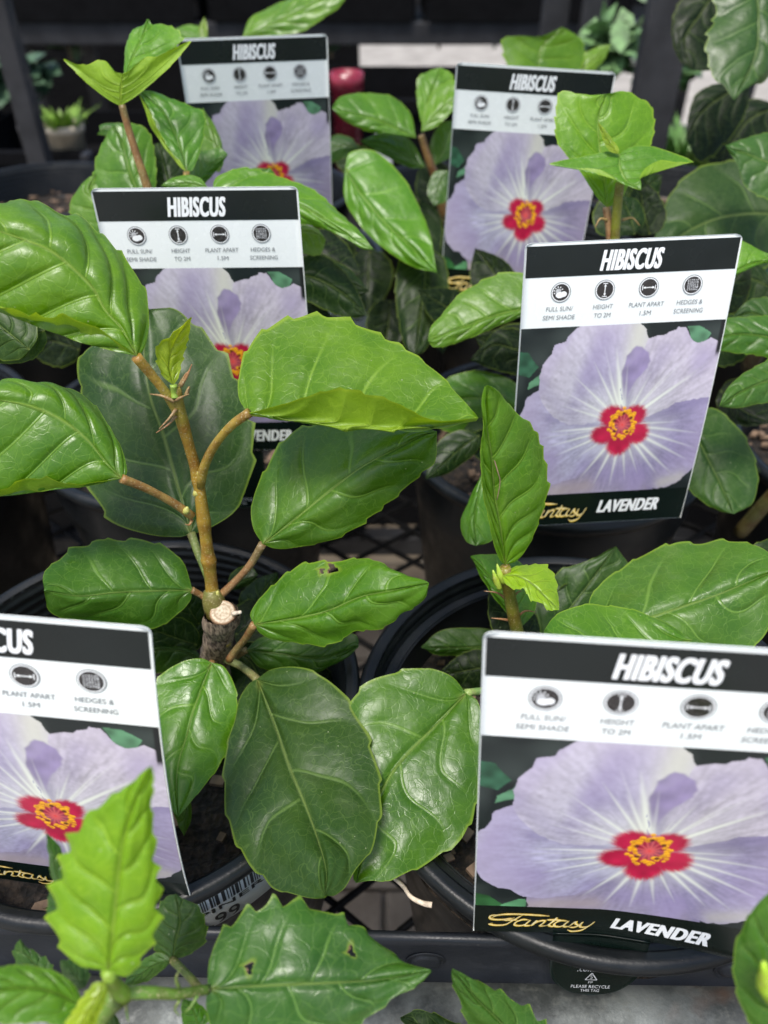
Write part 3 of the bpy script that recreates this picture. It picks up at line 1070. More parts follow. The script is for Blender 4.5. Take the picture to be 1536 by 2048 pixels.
def make_tag(p, label, res, tab=True, sag=0.0, plan_text="1.5M"):
    p = list(p)
    Rm = rot3(p[3:6])
    top = np.array(p[:3]) + np.array([0, 0, CAMZ])
    def S(uv, off=0.0):
        uv = np.asarray(uv, float)
        u, v = uv[..., 0] - .5, uv[..., 1]
        vv = np.minimum(v, TH + .02)
        y = -(p[6] * vv * vv + p[7] * u * vv) - off / .1
        zz = -v
        # lower corner pressed forward where the card sits behind the pot rim
        y = y - sag * np.clip((u + .05) / .5, 0, 1) ** 1.3 * np.clip((v - .9) / .6, 0, 1) ** 1.5 * (1 - np.clip((v - 1.5) / .4, 0, 1))
        loc = np.stack([u, y, zz], -1) * .1
        return top + loc @ Rm.T
    base = S(np.array([.5, TH]))
    t = thing('plant_tag', base, label, 'plant tag', 'printed hibiscus tags standing in the pots')
    # card with rounded top corners and real thickness
    nu, nv = 30, 44
    r0 = .028
    vv = np.r_[np.linspace(0, r0, 7)[:-1], np.linspace(r0, TH, nv)]
    A = []
    for v in vv:
        ins = r0 - math.sqrt(max(r0 * r0 - (r0 - v) ** 2, 0)) if v < r0 else 0
        us = np.linspace(ins, 1 - ins, nu)
        A.append([(u, v) for u in us])
    A = np.array(A)
    fr = S(A).reshape(-1, 3)
    bk = S(A, -.0006).reshape(-1, 3)
    m = len(vv)
    F1 = [f[::-1] for f in grid_faces(m, nu)]
    nn = len(fr)
    F2 = [tuple(i + nn for i in f[::-1]) for f in F1]
    rimi = [i * nu for i in range(m)] + [(m - 1) * nu + j for j in range(1, nu)] + [i * nu + nu - 1 for i in range(m - 2, -1, -1)] + [j for j in range(nu - 2, 0, -1)]
    F3 = [(rimi[i], rimi[(i + 1) % len(rimi)], rimi[(i + 1) % len(rimi)] + nn, rimi[i] + nn) for i in range(len(rimi))]
    card = mk('card', np.vstack([fr, bk]), F1 + F2 + F3, M_CARD, t)
    e = .00012
    def sheet(name, u0, u1, v0, v1, mat, n1=30, n2=12, off=e, parent=card):
        g = np.array([[(u, v) for v in np.linspace(v0, v1, n2)] for u in np.linspace(u0, u1, n1)])
        return mk(name, S(g, off).reshape(-1, 3), grid_faces(n1, n2), mat, parent)
    sheet('header_panel', .009, .991, .014, VH, M_HEAD)
    sheet('footer_panel', .004, .996, VP, TH - .002, M_BAND)
    # picture
    n1 = res
    n2 = int(res * (VP - VW))
    g = np.array(np.meshgrid(np.linspace(.005, .995, n1), np.linspace(VW, VP, n2), indexing='ij')).transpose(1, 2, 0)
    me_o = mk('flower_picture', S(g, e).reshape(-1, 3), grid_faces(n1, n2), M_PHOTO, card)
    ca = me_o.data.color_attributes.new('print', 'FLOAT_COLOR', 'POINT')
    c = paint(g[..., 0], g[..., 1]).reshape(-1, 3)
    ca.data.foreach_set('color', np.column_stack([c, np.ones(len(c))]).ravel().astype(np.float32))
    def put(name, parts, mat, off=2 * e, parent=card):
        V, F = join([(np.column_stack([v, np.zeros(len(v))]), f) for v, f in parts])
        return mk(name, S(V[:, :2], off), F, mat, parent, smooth=False)
    def bold(txt, u0, u1, v0, v1, sh, d, bo):
        out = []
        for q_, dx in enumerate((-d, 0, d)):
            vs_, fs_ = text_mesh(txt, u0 + d + dx, u1 - d + dx, v0, v1, sh, bo)
            out.append((np.column_stack([vs_, np.full(len(vs_), q_)]), fs_))
        return out
    def put_bold(name, txt, u0, u1, v0, v1, sh, d, bo):
        V, F = join(bold(txt, u0, u1, v0, v1, sh, d, bo))
        return mk(name, S3(V[:, :2], 2 * e + V[:, 2] * .00003), F, M_WHITEINK, card, smooth=False)
    def S3(uv, offs):
        base_ = S(uv, 0.0)
        one = S(uv, 1e-3) - base_
        return base_ + one * (offs[:, None] / 1e-3)
    put_bold('title_text', "HIBISCUS", .352, .648, .042, .136, .14, .0030, .022)
    rows = [("FULL SUN/", "SEMI SHADE"), ("HEIGHT", "TO 2M"), ("PLANT APART", plan_text), ("HEDGES &", "SCREENING")]
    ws = [(.128, .154), (.095, .082), (.168, .056), (.125, .142)]
    for k in range(4):
        cu = UI0 + DUI * k
        cv = VIC - (.002 * k)
        ic = put('icon', [disc2d((cu, cv), .047, .047)], M_RINGD)
        put('icon_ring', [disc2d((cu, cv), .0435, .0435, r0=.90)], M_WHITEINK, 2.6 * e, ic)
        put('icon_disc', [disc2d((cu, cv), .0385, .0385)], M_ICON, 3.0 * e, ic)
        if k == 0:
            parts = [disc2d((cu - .004, cv + .012), .020, .014), disc2d((cu + .013, cv + .008), .015, .013), disc2d((cu - .012, cv - .006), .013, .013)]
            put('icon_cloud', parts[:1], M_WHITEINK, 3.4 * e, ic)
            put('icon_cloud', parts[1:2], M_WHITEINK, 3.6 * e, ic)
            put('icon_sun', parts[2:], M_SILVER, 3.2 * e, ic)
            rays = []
            for q in range(7):
                a = math.pi * (.65 + q * .2)
                c0 = (cu - .012, cv - .006)
                p1 = (c0[0] + .016 * math.cos(a), c0[1] + .016 * math.sin(a))
                p2 = (c0[0] + .023 * math.cos(a), c0[1] + .023 * math.sin(a))
                rays.append(stroke2d([p1, p2], .004, n=3))
            put('icon_sun_ray', rays, M_WHITEINK, 3.2 * e, ic)
        elif k in (1, 2):
            h = k == 1
            def q(a, b):
                return (cu + b, cv + a) if h else (cu + a, cv + b)
            parts = [stroke2d([q(-.024, 0), q(.024, 0)], .004, n=3),
                     stroke2d([q(-.030, -.011), q(-.030, .011)], .0035, n=3), stroke2d([q(.030, -.011), q(.030, .011)], .0035, n=3),
                     (np.array([q(-.028, 0), q(-.016, .006), q(-.016, -.006)]), [(0, 1, 2)]),
                     (np.array([q(.028, 0), q(.016, .006), q(.016, -.006)]), [(0, 1, 2)])]
            put('icon_arrow', parts, M_WHITEINK, 3.4 * e, ic)
        else:
            rs = random.Random(8)
            parts = []
            for i in range(6):
                for j in range(7):
                    x = cu - .022 + i * .0088 + rs.uniform(-.001, .001)
                    y = cv - .024 + j * .0076 + rs.uniform(-.001, .001)
                    parts.append(disc2d((x, y), rs.uniform(.0028, .0044), rs.uniform(.0024, .0036), 7))
            put('icon_hedge', parts, M_SILVER, 3.4 * e, ic)
        sh = .10
        put('caption_text', [text_mesh(rows[k][0], cu - ws[k][0] / 2, cu + ws[k][0] / 2, .292 - .001 * k, .313 - .001 * k, sh, 0.0),
                             text_mesh(rows[k][1], cu - ws[k][1] / 2, cu + ws[k][1] / 2, .333 - .001 * k, .354 - .001 * k, sh, 0.0)], M_GREYINK)
    put_bold('variety_text', "LAVENDER", .505, .86, 1.397, 1.480, .16, .0028, .022)
    # the golden script word
    def sc(pts):
        return [(.055 + x * .36, 1.395 + y * .115) for x, y in pts]
    S_ = []
    W0, W1 = .0060, .0155
    strokes = [
        [(.10, .10), (.02, .22), (.03, .42), (.14, .45), (.27, .30)],                    # curl at the left of F
        [(.03, .42), (.08, .18), (.20, .06), (.40, .05), (.62, .10)],                    # long bar of F
        [(.35, .08), (.30, .30), (.24, .55), (.18, .80), (.08, .86), (.01, .78), (.05, .70)],  # stem of F
        [(.16, .50), (.24, .46), (.30, .44)],
        [(.43, .44), (.36, .40), (.29, .60), (.28, .82), (.35, .84), (.41, .64)],        # a
        [(.44, .42), (.40, .66), (.39, .84), (.45, .80)],
        [(.45, .80), (.49, .50), (.50, .44), (.48, .66), (.45, .86)],                    # n
        [(.47, .70), (.53, .48), (.58, .44), (.57, .62), (.54, .82), (.60, .82)],
        [(.60, .82), (.66, .55), (.70, .20), (.66, .50), (.63, .76), (.66, .86), (.71, .80)],  # t
        [(.60, .38), (.68, .37), (.76, .38)],
        [(.82, .44), (.75, .40), (.69, .60), (.69, .82), (.75, .84), (.80, .64)],        # a
        [(.83, .42), (.79, .66), (.79, .84), (.84, .80)],
        [(.84, .80), (.90, .44), (.90, .60), (.93, .74), (.88, .88), (.83, .84)],        # s
        [(.93, .80), (.97, .46), (.95, .66), (.96, .84), (1.03, .78), (1.08, .46)],      # y
        [(1.09, .42), (1.03, .80), (.97, 1.08), (.88, 1.18), (.83, 1.08)],
    ]
    for s in strokes:
        S_.append(stroke2d(sc(s), W0, W1, 22, calli=math.radians(-62)))
    put('script_text', S_, M_GOLD, 2.2 * e)
    H_ = []
    for s in strokes:
        H_.append(stroke2d([(x - .0012, y - .0022) for x, y in sc(s)], W0 * .6, W1 * .38, 22, calli=math.radians(-62)))
    put('script_highlight', H_, M_GOLDD, 2.8 * e)
    if tab:
        # rounded black tab below the card with the recycling mark
        n = 26
        rows_ = []
        tc_, tl = .482, .44
        for i in range(n + 1):
            q = i / n
            v = TH - .004 + q * tl
            k = max(q - .45, 0) / .55
            hw = .168 * math.sqrt(max(1 - k ** 2.4, 0)) + .010
            rows_.append([(tc_ + hw * s, v) for s in np.linspace(-1, 1, 17)])
        g = np.array(rows_)
        fr = S(g, .0009).reshape(-1, 3)
        bk = S(g, .0004).reshape(-1, 3)
        F1 = [f[::-1] for f in grid_faces(n + 1, 17)]
        nn = len(fr)
        F2 = [tuple(i + nn for i in f[::-1]) for f in F1]
        rimi = [i * 17 for i in range(n + 1)] + [n * 17 + j for j in range(1, 17)] + [i * 17 + 16 for i in range(n - 1, -1, -1)] + [j for j in range(15, 0, -1)]
        F3 = [(rimi[i], rimi[(i + 1) % len(rimi)], rimi[(i + 1) % len(rimi)] + nn, rimi[i] + nn) for i in range(len(rimi))]
        tb = mk('tab', np.vstack([fr, bk]), F1 + F2 + F3, M_BAND, t)
        def put2(name, parts, mat=M_SILVER):
            V, F = join([(np.column_stack([v, np.zeros(len(v))]), f) for v, f in parts])
            return mk(name, S(V[:, :2], .00115), F, mat, tb, smooth=False)
        put2('tab_text', [text_mesh("www.", .395, .462, 1.650, 1.675, .1, .0), text_mesh(".com.au", .415, .520, 1.775, 1.805, .1, .0),
                          text_mesh("PLEASE RECYCLE", .400, .555, 1.905, 1.928, .0, .01), text_mesh("THIS TAG", .440, .515, 1.936, 1.956, .0, .01),
                          text_mesh("PP", .466, .484, 1.876, 1.892, 0, 0)])
        tri = [(.475, 1.815), (.498, 1.865), (.452, 1.865), (.475, 1.815)]
        put2('recycle_mark', [stroke2d([tri[i], tri[i + 1]], .0045, n=3) for i in range(3)] + [text_mesh("5", .470, .480, 1.832, 1.857)])
    return t

# ------------------------------------------------------------ tags (x, y, z of the top edge centre, three angles, bow, twist)
TAGS = {
 'FR': ([0.0764, 0.1335, -0.1549, -0.1317, -0.0595, -0.1365, -0.0494, -0.063], 330, "front right hibiscus tag, its whole gold script word visible above the pot rim", .095),
 'FL': ([-0.1183, 0.1554, -0.1669, -0.2226, 0.0594, -0.0562, -0.1066, 0.0374], 330, "hibiscus tag at the left frame edge, partly covered by a bright serrated leaf", 0),
 'MR': ([0.1135, 0.3472, -0.1259, -0.1838, -0.0229, 0.0617, -0.0508, 0.0017], 260, "middle-row hibiscus tag on the right, leaning right, its flower picture fully in view", 0),
 'LM': ([-0.0914, 0.3841, -0.1147, -0.0454, -0.0091, 0.0028, -0.0417, -0.0027], 240, "middle-row hibiscus tag on the left, standing behind the cut woody stump", 0),
 'BL': ([-0.0871, 0.595, -0.0812, 0.1219, -0.0017, 0.20, 0.0017, 0.0158], 160, "blurred back-row hibiscus tag on the left beside the maroon pot", 0),
 'BR': ([0.0953, 0.5519, -0.092, 0.1054, 0.0231, -0.1929, 0.06, -0.05], 170, "blurred back-row hibiscus tag on the right, below a pair of cupped young leaves", 0),
}
for k, (p, res, lab, sg) in TAGS.items():
    make_tag(p, lab, res, tab=k in ('FR', 'LM'), sag=sg, plan_text="1.5M")

# ------------------------------------------------------------ bench: mesh deck, tray edge, tube, legs
bench = thing('display_bench', (0, .6, 0), "black mesh-topped display bench with a galvanised tube along its front", 'bench')
parts = []
for s in (1, -1):
    d = np.array([math.cos(R(38)) * s, math.sin(R(38)), 0])
    for k in range(-26, 60):
        x0 = -1.4 + k * .062 if s > 0 else 1.4 - k * .062 + .0
        a = np.array([x0, .13, DECK - .006 + (0.0015 if s > 0 else 0)])
        L_ = 1.6
        b = a + d * L_
        pts = [a, b]
        v, f = tube([a, b], [.0028, .0028], 6, None)
        if max(a[0], b[0]) > -1.0 and min(a[0], b[0]) < 1.3:
            parts.append((v, f))
mk('mesh_deck', *join(parts), M_WIRE, bench, stuff=True)
for x in (-.62, 1.02):
    for y in (.2, 1.05):
        v, f = box((x, y, (DECK - .02) / 2), (.03, .03, DECK - .02))
        bevel(mk('leg', v, f, M_STEEL, bench, smooth=False), .003)
v, f = tube([(-.8, .1215, CAMZ - .384), (1.2, .1115, CAMZ - .384)], [.0175, .0175], 36, 40)
mk('front_tube', v, f, M_GALV, bench)
for y in (.3, .62, .95, 1.1):
    v, f = box((.2, y, DECK - .022), (1.7, .02, .025))
    bevel(mk('cross_bar', v, f, M_STEEL, bench, smooth=False), .003)
# black tray edge in front of the pots
tray = thing('tray_edge', (0.1, .14, CAMZ - .36), "black plastic tray edge running along the front of the pots", 'tray')
def bar(x0, y0, x1, y1, zt, zb, th):
    d = np.array([x1 - x0, y1 - y0])
    d = d / np.linalg.norm(d)
    nrm = np.array([d[1], -d[0]])
    prof = [(0, zt), (.002, zt + .0012), (.004, zt), (.0045, zt - .004), (.0040, zb + .010), (.0065, zb + .008), (.0068, zb + .003), (.0060, zb), (0, zb)]
    V = []
    for s in np.linspace(0, 1, 40):
        for (o_, z) in prof:
            V.append((x0 + (x1 - x0) * s + nrm[0] * o_, y0 + (y1 - y0) * s + nrm[1] * o_, CAMZ + z))
    return V, grid_faces(40, len(prof), True)
v, f = bar(-.75, .1535, 1.0, .110, -.3345, -.378, .004)
mk('rail', v, f, M_RAIL, tray)
for bx in (.0175, .1465):
    by = .1535 + (bx + .75) / 1.75 * (.110 - .1535)
    c = np.array([bx, by - .0048, CAMZ - .352])
    pr = [(.0, .0016), (.0045, .0016), (.0062, .0010), (.0064, 0), (.0078, .0), (.0080, .0008), (.0084, 0)]
    V = []
    for r, h in pr:
        for k in range(36):
            a = 2 * math.pi * k / 36
            V.append(c + np.array([r * math.cos(a), -h, r * math.sin(a)]))
    mk('moulded_button', V, grid_faces(len(pr), 36, True), M_RAIL, tray)

# ------------------------------------------------------------ pots
make_pot(-.127, .242, RIM, "black pot under the cut woody stump, white price sticker on its side", .108, sticker=(R(-62), .085, -.012, .034), seed=2)
make_pot(.100, .2275, RIM, "black pot at the front right, with the ringed inner wall showing", .100, seed=3)
make_pot(-.150, .500, RIM, "black pot hidden below the middle-row tag on the left", seed=4)
make_pot(.128, .482, RIM, "black pot below the middle-row tag on the right, its back rim showing", seed=5)
make_pot(-.115, .745, RIM + .03, "black pot in the back row on the left with a grey sticker", sticker=(R(-40), .09, -.018, .06), seed=6)
make_pot(.155, .735, RIM + .03, "black pot in the back row below the blurred right tag", seed=7)
make_pot(.372, .46, RIM, "black pot at the right frame edge of the middle row", seed=8)
make_pot(.40, .72, RIM + .02, "black pot of the dark-leaved plant at the upper right", seed=9)

make_pot(-.365, .245, RIM, "black pot at the far left, mostly hidden behind the left tag", seed=10)
make_pot(-.385, .485, RIM, "black pot at the left frame edge of the middle row", seed=11)
make_pot(-.36, .74, RIM + .03, "black pot in the back row at the far left", seed=12)
for k, (px_, lab_) in enumerate(((-.42, "black pot in the last row at the far left"), (-.15, "black pot in the last row behind the left tags"), (.09, "black pot in the last row between the two far tags"), (.34, "black pot in the last row at the right"))):
    make_pot(px_, .99, RIM + .02, lab_, seed=13 + k)

# ------------------------------------------------------------ plants
def plant(base_px, label, soil):
    """root at the foot of the stem, on the soil"""
    b = P(*base_px)
    return thing('hibiscus_plant', (b[0], b[1], soil), label, 'plant', 'potted hibiscus plants')

def stem_to_soil(parent, a, soil, r, col, bend=(0, 0)):
    A_ = P(*a)
    B_ = np.array([A_[0] + bend[0], A_[1] + bend[1], soil - .004])
    v, f = tube([B_, (A_ + B_) / 2 + np.array([bend[0] * .2, 0, 0]), A_], [r * 1.15, r], 12, 16)
    mk('lower_stem', v, f, M_STEM, parent, color=col)

BROWN = (0.27, 0.165, 0.022)
OLIVE = (0.20, 0.20, 0.025)
RED = (0.26, 0.085, 0.035)
SOIL = RIM - .036

# ---- A: the plant with the cut stump
A = plant((432, 1330, .402), "hibiscus plant in focus at centre left, growing from a cut woody stump", SOIL)
# stump
def stump():
    p0, p1 = P(428, 1335, .408), P(444, 1226, .352)
    d = p1 - p0
    foot = np.array([p0[0] - .002, p0[1] + .004, SOIL - .004])
    pts = np.array([foot, p0, p0 + d * .45, p0 + d * .8, p1])
    sides, n = 56, 70
    c = catmull(pts, n)
    V = []
    for i in range(n):
        s = i / (n - 1)
        r = np.interp(s, [0, .35, .75, .88, 1.0], [.0082, .0076, .0074, .0088, .0078])
        for k in range(sides):
            a = 2 * math.pi * k / sides
            q = Vector((math.cos(a) * 3.2, math.sin(a) * 3.2, s * 1.6))
            rr = r * (1 + .16 * (abs(mnoise.noise(q * 1.6)) - .25) + .06 * mnoise.noise(q * 5))
            V.append(c[i] + np.array([rr * math.cos(a), rr * math.sin(a) * .95, 0]))
    F = grid_faces(n, sides, True)
    mk('stump', V, F, M_BARK, A)
    # cut top, tipped towards the viewer
    ax = Vector((0.10, -.42, .90)).normalized()
    e1 = ax.orthogonal().normalized()
    e2 = ax.cross(e1)
    cc = Vector(c[-1]) + Vector((0.0008, -.0015, .0022))
    V, U_ = [], []
    rr = [0, .25, .5, .75, .92, 1.0, 1.06, 1.02]
    hh = [.0004, .0004, .0003, .0003, .0001, -.0003, -.0018, -.007]
    rs = random.Random(3)
    jag = [1 + .03 * mnoise.noise(Vector((math.cos(2 * math.pi * k / 40) * 1.4, math.sin(2 * math.pi * k / 40) * 1.4, 3))) for k in range(40)]
    for r_, h_ in zip(rr, hh):
        for k in range(40):
            a = 2 * math.pi * k / 40
            R0 = .0057 * jag[k]
            p = cc + (e1 * math.cos(a) + e2 * math.sin(a)) * r_ * R0 + ax * h_
            V.append(tuple(p))
            U_.append((r_ * math.cos(a), r_ * math.sin(a)))
    cutm = mk('cut_face', V, grid_faces(len(rr), 40, True), [M_CUT], A, uv=U_)
    for (x, y, dx, dy) in ((476, 1226, 10, -4),):
        v, f = tube([P(x - dx, y - dy * .3, .348), P(x + dx * .5, y + dy * .4, .343)], [.0011, .0008], 7, 6)
        mk('bark_splinter', v, f, M_TWIG, A)
stump()
stem(A, [(426, 1208, .356), (422, 1160, .350), (412, 1080, .340), (402, 1000, .329), (392, 940, .322), (372, 870, .311), (358, 815, .302), (352, 772, .296)], [.0042, .0034, .0030, .0029, .0028, .0029, .0036, .0029, .0027, .0026, .0032, .0027, .0025, .0024, .0029, .0024, .0022, .0026, .0020], BROWN, n=90)
# shoulder where the shoot leaves the stump
v, f = tube([P(436, 1228, .358), P(428, 1205, .354), P(422, 1180, .352)], [.0058, .0050, .0034], 16, 12)
mk('shoot_collar', v, f, M_STEM, A, color=(.13, .12, .03))
leaf(A, [(497, 826), (560, 833), (650, 841), (740, 848), (830, 853), (900, 848), (957, 836)],
     [(479, 800), (476, 765), (490, 708), (520, 665), (560, 640), (612, 629), (660, 630), (712, 641), (757, 664), (800, 690), (842, 722), (887, 758), (918, 792), (945, 822)],
     [(560, 835), (650, 843), (740, 850), (830, 854), (900, 849)], (.298, .285), (.030, -.001), YG, (12, .055), 2.1,
     flap=[(560, 811), (640, 785), (695, 774), (735, 783), (765, 792), (800, 809), (860, 832), (905, 838)], flapz=-.010, camber=-.01,
     pet=[(400, 972, .325), (408, 935, .318), (428, 893, .310), (462, 852, .302), (499, 825, .298)], petcol=(.25, .17, .03), petr=.0018)
leaf(A, [(273, 712), (246, 660), (211, 618), (188, 578), (146, 536), (96, 499), (50, 480), (-20, 455), (-90, 430)],
     [(287, 700), (297, 660), (297, 615), (286, 568), (257, 522), (232, 492), (200, 470), (160, 436), (125, 425), (92, 407), (45, 395), (20, 404), (-30, 405), (-70, 415)],
     [(230, 702), (170, 687), (110, 666), (50, 644), (0, 624), (-60, 600), (-100, 540)], (.282, .262), (.024, .004), YG, (9, .08), 2.3,
     flap=[(230, 682), (192, 655), (155, 641), (125, 631), (82, 632), (40, 621), (0, 611), (-50, 590), (-90, 540)], flapz=-.009, nveins=5.2,
     pet=[(363, 838, .306), (338, 795, .298), (305, 752, .290), (273, 714, .282)], petcol=(.33, .21, .035), petr=.0019)
leaf(A, [(243, 957), (212, 925), (175, 880), (120, 838), (60, 812), (0, 800), (-70, 790)],
     [(254, 945), (246, 908), (226, 868), (202, 825), (172, 792), (140, 775), (102, 763), (60, 765), (22, 757), (-20, 765), (-60, 770)],
     [(200, 968), (160, 974), (100, 981), (50, 988), (0, 993), (-60, 990)], (.305, .288), (.014, .002), (0.10, .27, .018), (9, .05), 1.7,
     flap=[(200, 962), (160, 966), (120, 963), (85, 955), (50, 957), (10, 972), (-50, 978)], flapz=-.006,
     pet=[(384, 1032, .332), (350, 1008, .325), (295, 978, .314), (243, 957, .305)], petcol=(.27, .16, .05), petr=.0017)
leaf(A, [(382, 1068), (352, 960), (325, 865), (300, 790), (288, 700), (300, 618)],
     [(355, 1074), (292, 1068), (222, 1042), (182, 992), (165, 950), (160, 900), (150, 850), (163, 790), (155, 755), (166, 708), (205, 680), (250, 640), (278, 622)],
     [(412, 1060), (470, 1022), (500, 962), (510, 900), (502, 830), (480, 770), (460, 720), (430, 685), (395, 650), (350, 618)], (.358, .375), (.010, .010), (0.034, 0.088, 0.042), (8, .05), 1.2, nveins=3.6,
     pet=[(430, 1190, .356), (415, 1150, .356), (398, 1110, .356), (382, 1066, .357)], petcol=(.16, .20, .06), petr=.0019)
leaf(A, [(385, 1180), (300, 1182), (230, 1185), (160, 1192), (88, 1182)],
     [(380, 1162), (366, 1125), (330, 1092), (290, 1078), (240, 1078), (200, 1076), (175, 1090), (140, 1098), (118, 1120), (92, 1138), (86, 1158)],
     [(380, 1202), (352, 1232), (312, 1256), (255, 1252), (190, 1245), (130, 1240), (100, 1225)], (.352, .322), (.016, .010), (0.060, 0.175, 0.024), (9, .05), .8, nveins=3.8,
     pet=[(416, 1200, .356), (402, 1190, .355), (384, 1180, .352)], petcol=(.24, .14, .06), petr=.0015)
leaf(A, [(525, 1088), (562, 1060), (620, 1012), (668, 974), (722, 935), (790, 898), (840, 872), (874, 862)],
     [(508, 1060), (503, 1028), (510, 985), (532, 932), (560, 888), (592, 860), (650, 842), (720, 838), (790, 842), (850, 850)],
     [(552, 1097), (602, 1094), (662, 1080), (722, 1050), (772, 1010), (808, 980), (842, 950), (868, 930), (873, 895)], (.338, .318), (.022, .010), (0.078, 0.210, 0.022), (9, .045), 1.2, nveins=3.8,
     pet=[(436, 1195, .356), (465, 1168, .352), (500, 1130, .345), (525, 1088, .338)], petcol=(.22, .12, .06), petr=.0017)
leaf(A, [(508, 1249), (560, 1242), (630, 1229), (664, 1218), (720, 1194), (790, 1180), (858, 1166)],
     [(500, 1230), (511, 1208), (540, 1178), (572, 1148), (602, 1128), (640, 1122), (680, 1119), (712, 1114), (755, 1122), (780, 1136), (815, 1150), (842, 1158)],
     [(520, 1266), (552, 1281), (610, 1290), (655, 1291), (690, 1278), (712, 1263), (745, 1262), (782, 1247), (805, 1228), (832, 1214), (852, 1192)], (.345, .312), (.014, .008), (0.078, 0.235, 0.018), (11, .05), 1.0, nveins=4.0,
     holes=[(664, 1137, 7), (641, 1141, 4)],
     pet=[(458, 1320, .37), (472, 1300, .365), (490, 1278, .357), (508, 1249, .345)], petcol=(.22, .12, .05), petr=.0017)
leaf(A, [(423, 1325), (399, 1388), (384, 1430), (372, 1475), (358, 1520), (352, 1570), (357, 1634)],
     [(402, 1317), (370, 1322), (332, 1340), (302, 1372), (286, 1420), (284, 1480), (296, 1545), (330, 1605)],
     [(446, 1332), (466, 1362), (476, 1402), (474, 1442), (460, 1492), (440, 1530), (420, 1558), (400, 1582), (380, 1606)], (.365, .328), (.006, .006), (0.095, 0.27, 0.018), (8, .035), .9, nveins=3.6,
     pet=[(440, 1338, .385), (432, 1332, .375), (423, 1326, .365)], petcol=(.2, .14, .05), petr=.0015)
leaf(A, [(514, 1358), (535, 1415), (556, 1470), (581, 1540), (610, 1610), (636, 1680), (652, 1740), (650, 1792)],
     [(498, 1368), (478, 1400), (468, 1445), (450, 1500), (442, 1560), (450, 1620), (470, 1680), (494, 1725), (520, 1750), (548, 1778), (585, 1790), (620, 1795)],
     [(545, 1338), (600, 1335), (652, 1355), (692, 1392), (715, 1430), (734, 1465), (752, 1515), (763, 1575), (760, 1640), (742, 1702), (712, 1740), (690, 1775), (668, 1792)], (.368, .276), (.004, .008), (0.038, 0.100, 0.036), (8, .04), 1.7, nveins=3.7,
     pet=[(452, 1318, .388), (478, 1330, .384), (500, 1346, .380), (515, 1360, .376)], petcol=(.17, .17, .07), petr=.0019)
leaf(A, [(492, 1300), (560, 1308), (640, 1316), (718, 1292)], [(520, 1275), (600, 1262), (680, 1262), (712, 1270)],
     [(515, 1332), (560, 1345), (602, 1342), (632, 1347), (662, 1332), (700, 1312)], (.392, .395), (.006, .004), (0.040, 0.125, 0.022), (8, .04), .8,
     pet=[(445, 1330, .40), (470, 1315, .397), (492, 1300, .392)], petcol=(.2, .12, .05))
leaf(A, [(347, 770), (338, 735), (344, 700), (358, 670), (384, 634)], [(325, 752), (313, 722), (312, 695), (322, 680), (336, 676), (348, 662), (364, 652)],
     [(357, 755), (364, 728), (372, 695), (380, 662)], (.294, .284), (-.004, .004), (0.36, 0.52, 0.05), (7, .13), .5, nu=50, nv=14, pet=[(350, 795, .297), (348, 783, .296), (347, 770, .294)], petcol=(.28, .34, .05), petr=.0013)
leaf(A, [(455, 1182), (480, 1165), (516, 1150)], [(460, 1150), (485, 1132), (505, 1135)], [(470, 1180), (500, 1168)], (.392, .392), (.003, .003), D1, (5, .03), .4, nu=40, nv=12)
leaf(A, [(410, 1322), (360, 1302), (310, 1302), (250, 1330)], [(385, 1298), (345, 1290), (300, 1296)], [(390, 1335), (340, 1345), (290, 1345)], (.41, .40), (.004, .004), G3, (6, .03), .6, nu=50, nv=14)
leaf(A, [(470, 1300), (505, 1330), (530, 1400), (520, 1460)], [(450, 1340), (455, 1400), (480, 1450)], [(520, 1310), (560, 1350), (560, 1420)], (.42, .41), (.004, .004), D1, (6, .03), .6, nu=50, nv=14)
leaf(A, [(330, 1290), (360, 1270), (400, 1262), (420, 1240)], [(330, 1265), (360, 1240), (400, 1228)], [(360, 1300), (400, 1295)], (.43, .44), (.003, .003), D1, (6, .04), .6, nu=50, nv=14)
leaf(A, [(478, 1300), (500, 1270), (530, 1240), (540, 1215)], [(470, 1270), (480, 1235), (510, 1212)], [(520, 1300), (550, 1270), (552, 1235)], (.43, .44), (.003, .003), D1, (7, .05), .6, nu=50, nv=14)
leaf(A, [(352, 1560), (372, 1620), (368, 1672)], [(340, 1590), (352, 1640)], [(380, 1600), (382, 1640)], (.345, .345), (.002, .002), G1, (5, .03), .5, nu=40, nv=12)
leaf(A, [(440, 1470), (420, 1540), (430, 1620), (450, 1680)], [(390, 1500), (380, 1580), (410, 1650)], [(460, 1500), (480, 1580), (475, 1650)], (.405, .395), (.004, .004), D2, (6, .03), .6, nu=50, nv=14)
for a, b, c in [((362, 772, .295), (374, 752, .293), (384, 728, .292)), ((352, 800, .297), (368, 792, .295), (378, 788, .294)), ((348, 803, .297), (325, 792, .295), (300, 788, .296)),
                ((352, 832, .302), (335, 850, .300), (312, 866, .300)), ((352, 818, .30), (340, 835, .299), (318, 858, .299)), ((372, 790, .295), (378, 775, .294), (374, 782, .293)),
                ((384, 1040, .333), (378, 1050, .331), (370, 1048, .33)), ((360, 770, .295), (372, 748, .293), (380, 742, .293))]:
    stipule(A, a, b, c)
for x, y, z in ((400, 945, .322), (393, 985, .327), (456, 1286, .372), (434, 1188, .352), (373, 1020, .328)):
    v, f = tube([P(x - 2, y + 5, z), P(x, y, z - .001), P(x + 2, y - 6, z - .002)], [.0013, .0016, .0004], 8, 8)
    mk('bud', v, f, M_STEM, A, color=(.36, .34, .10))

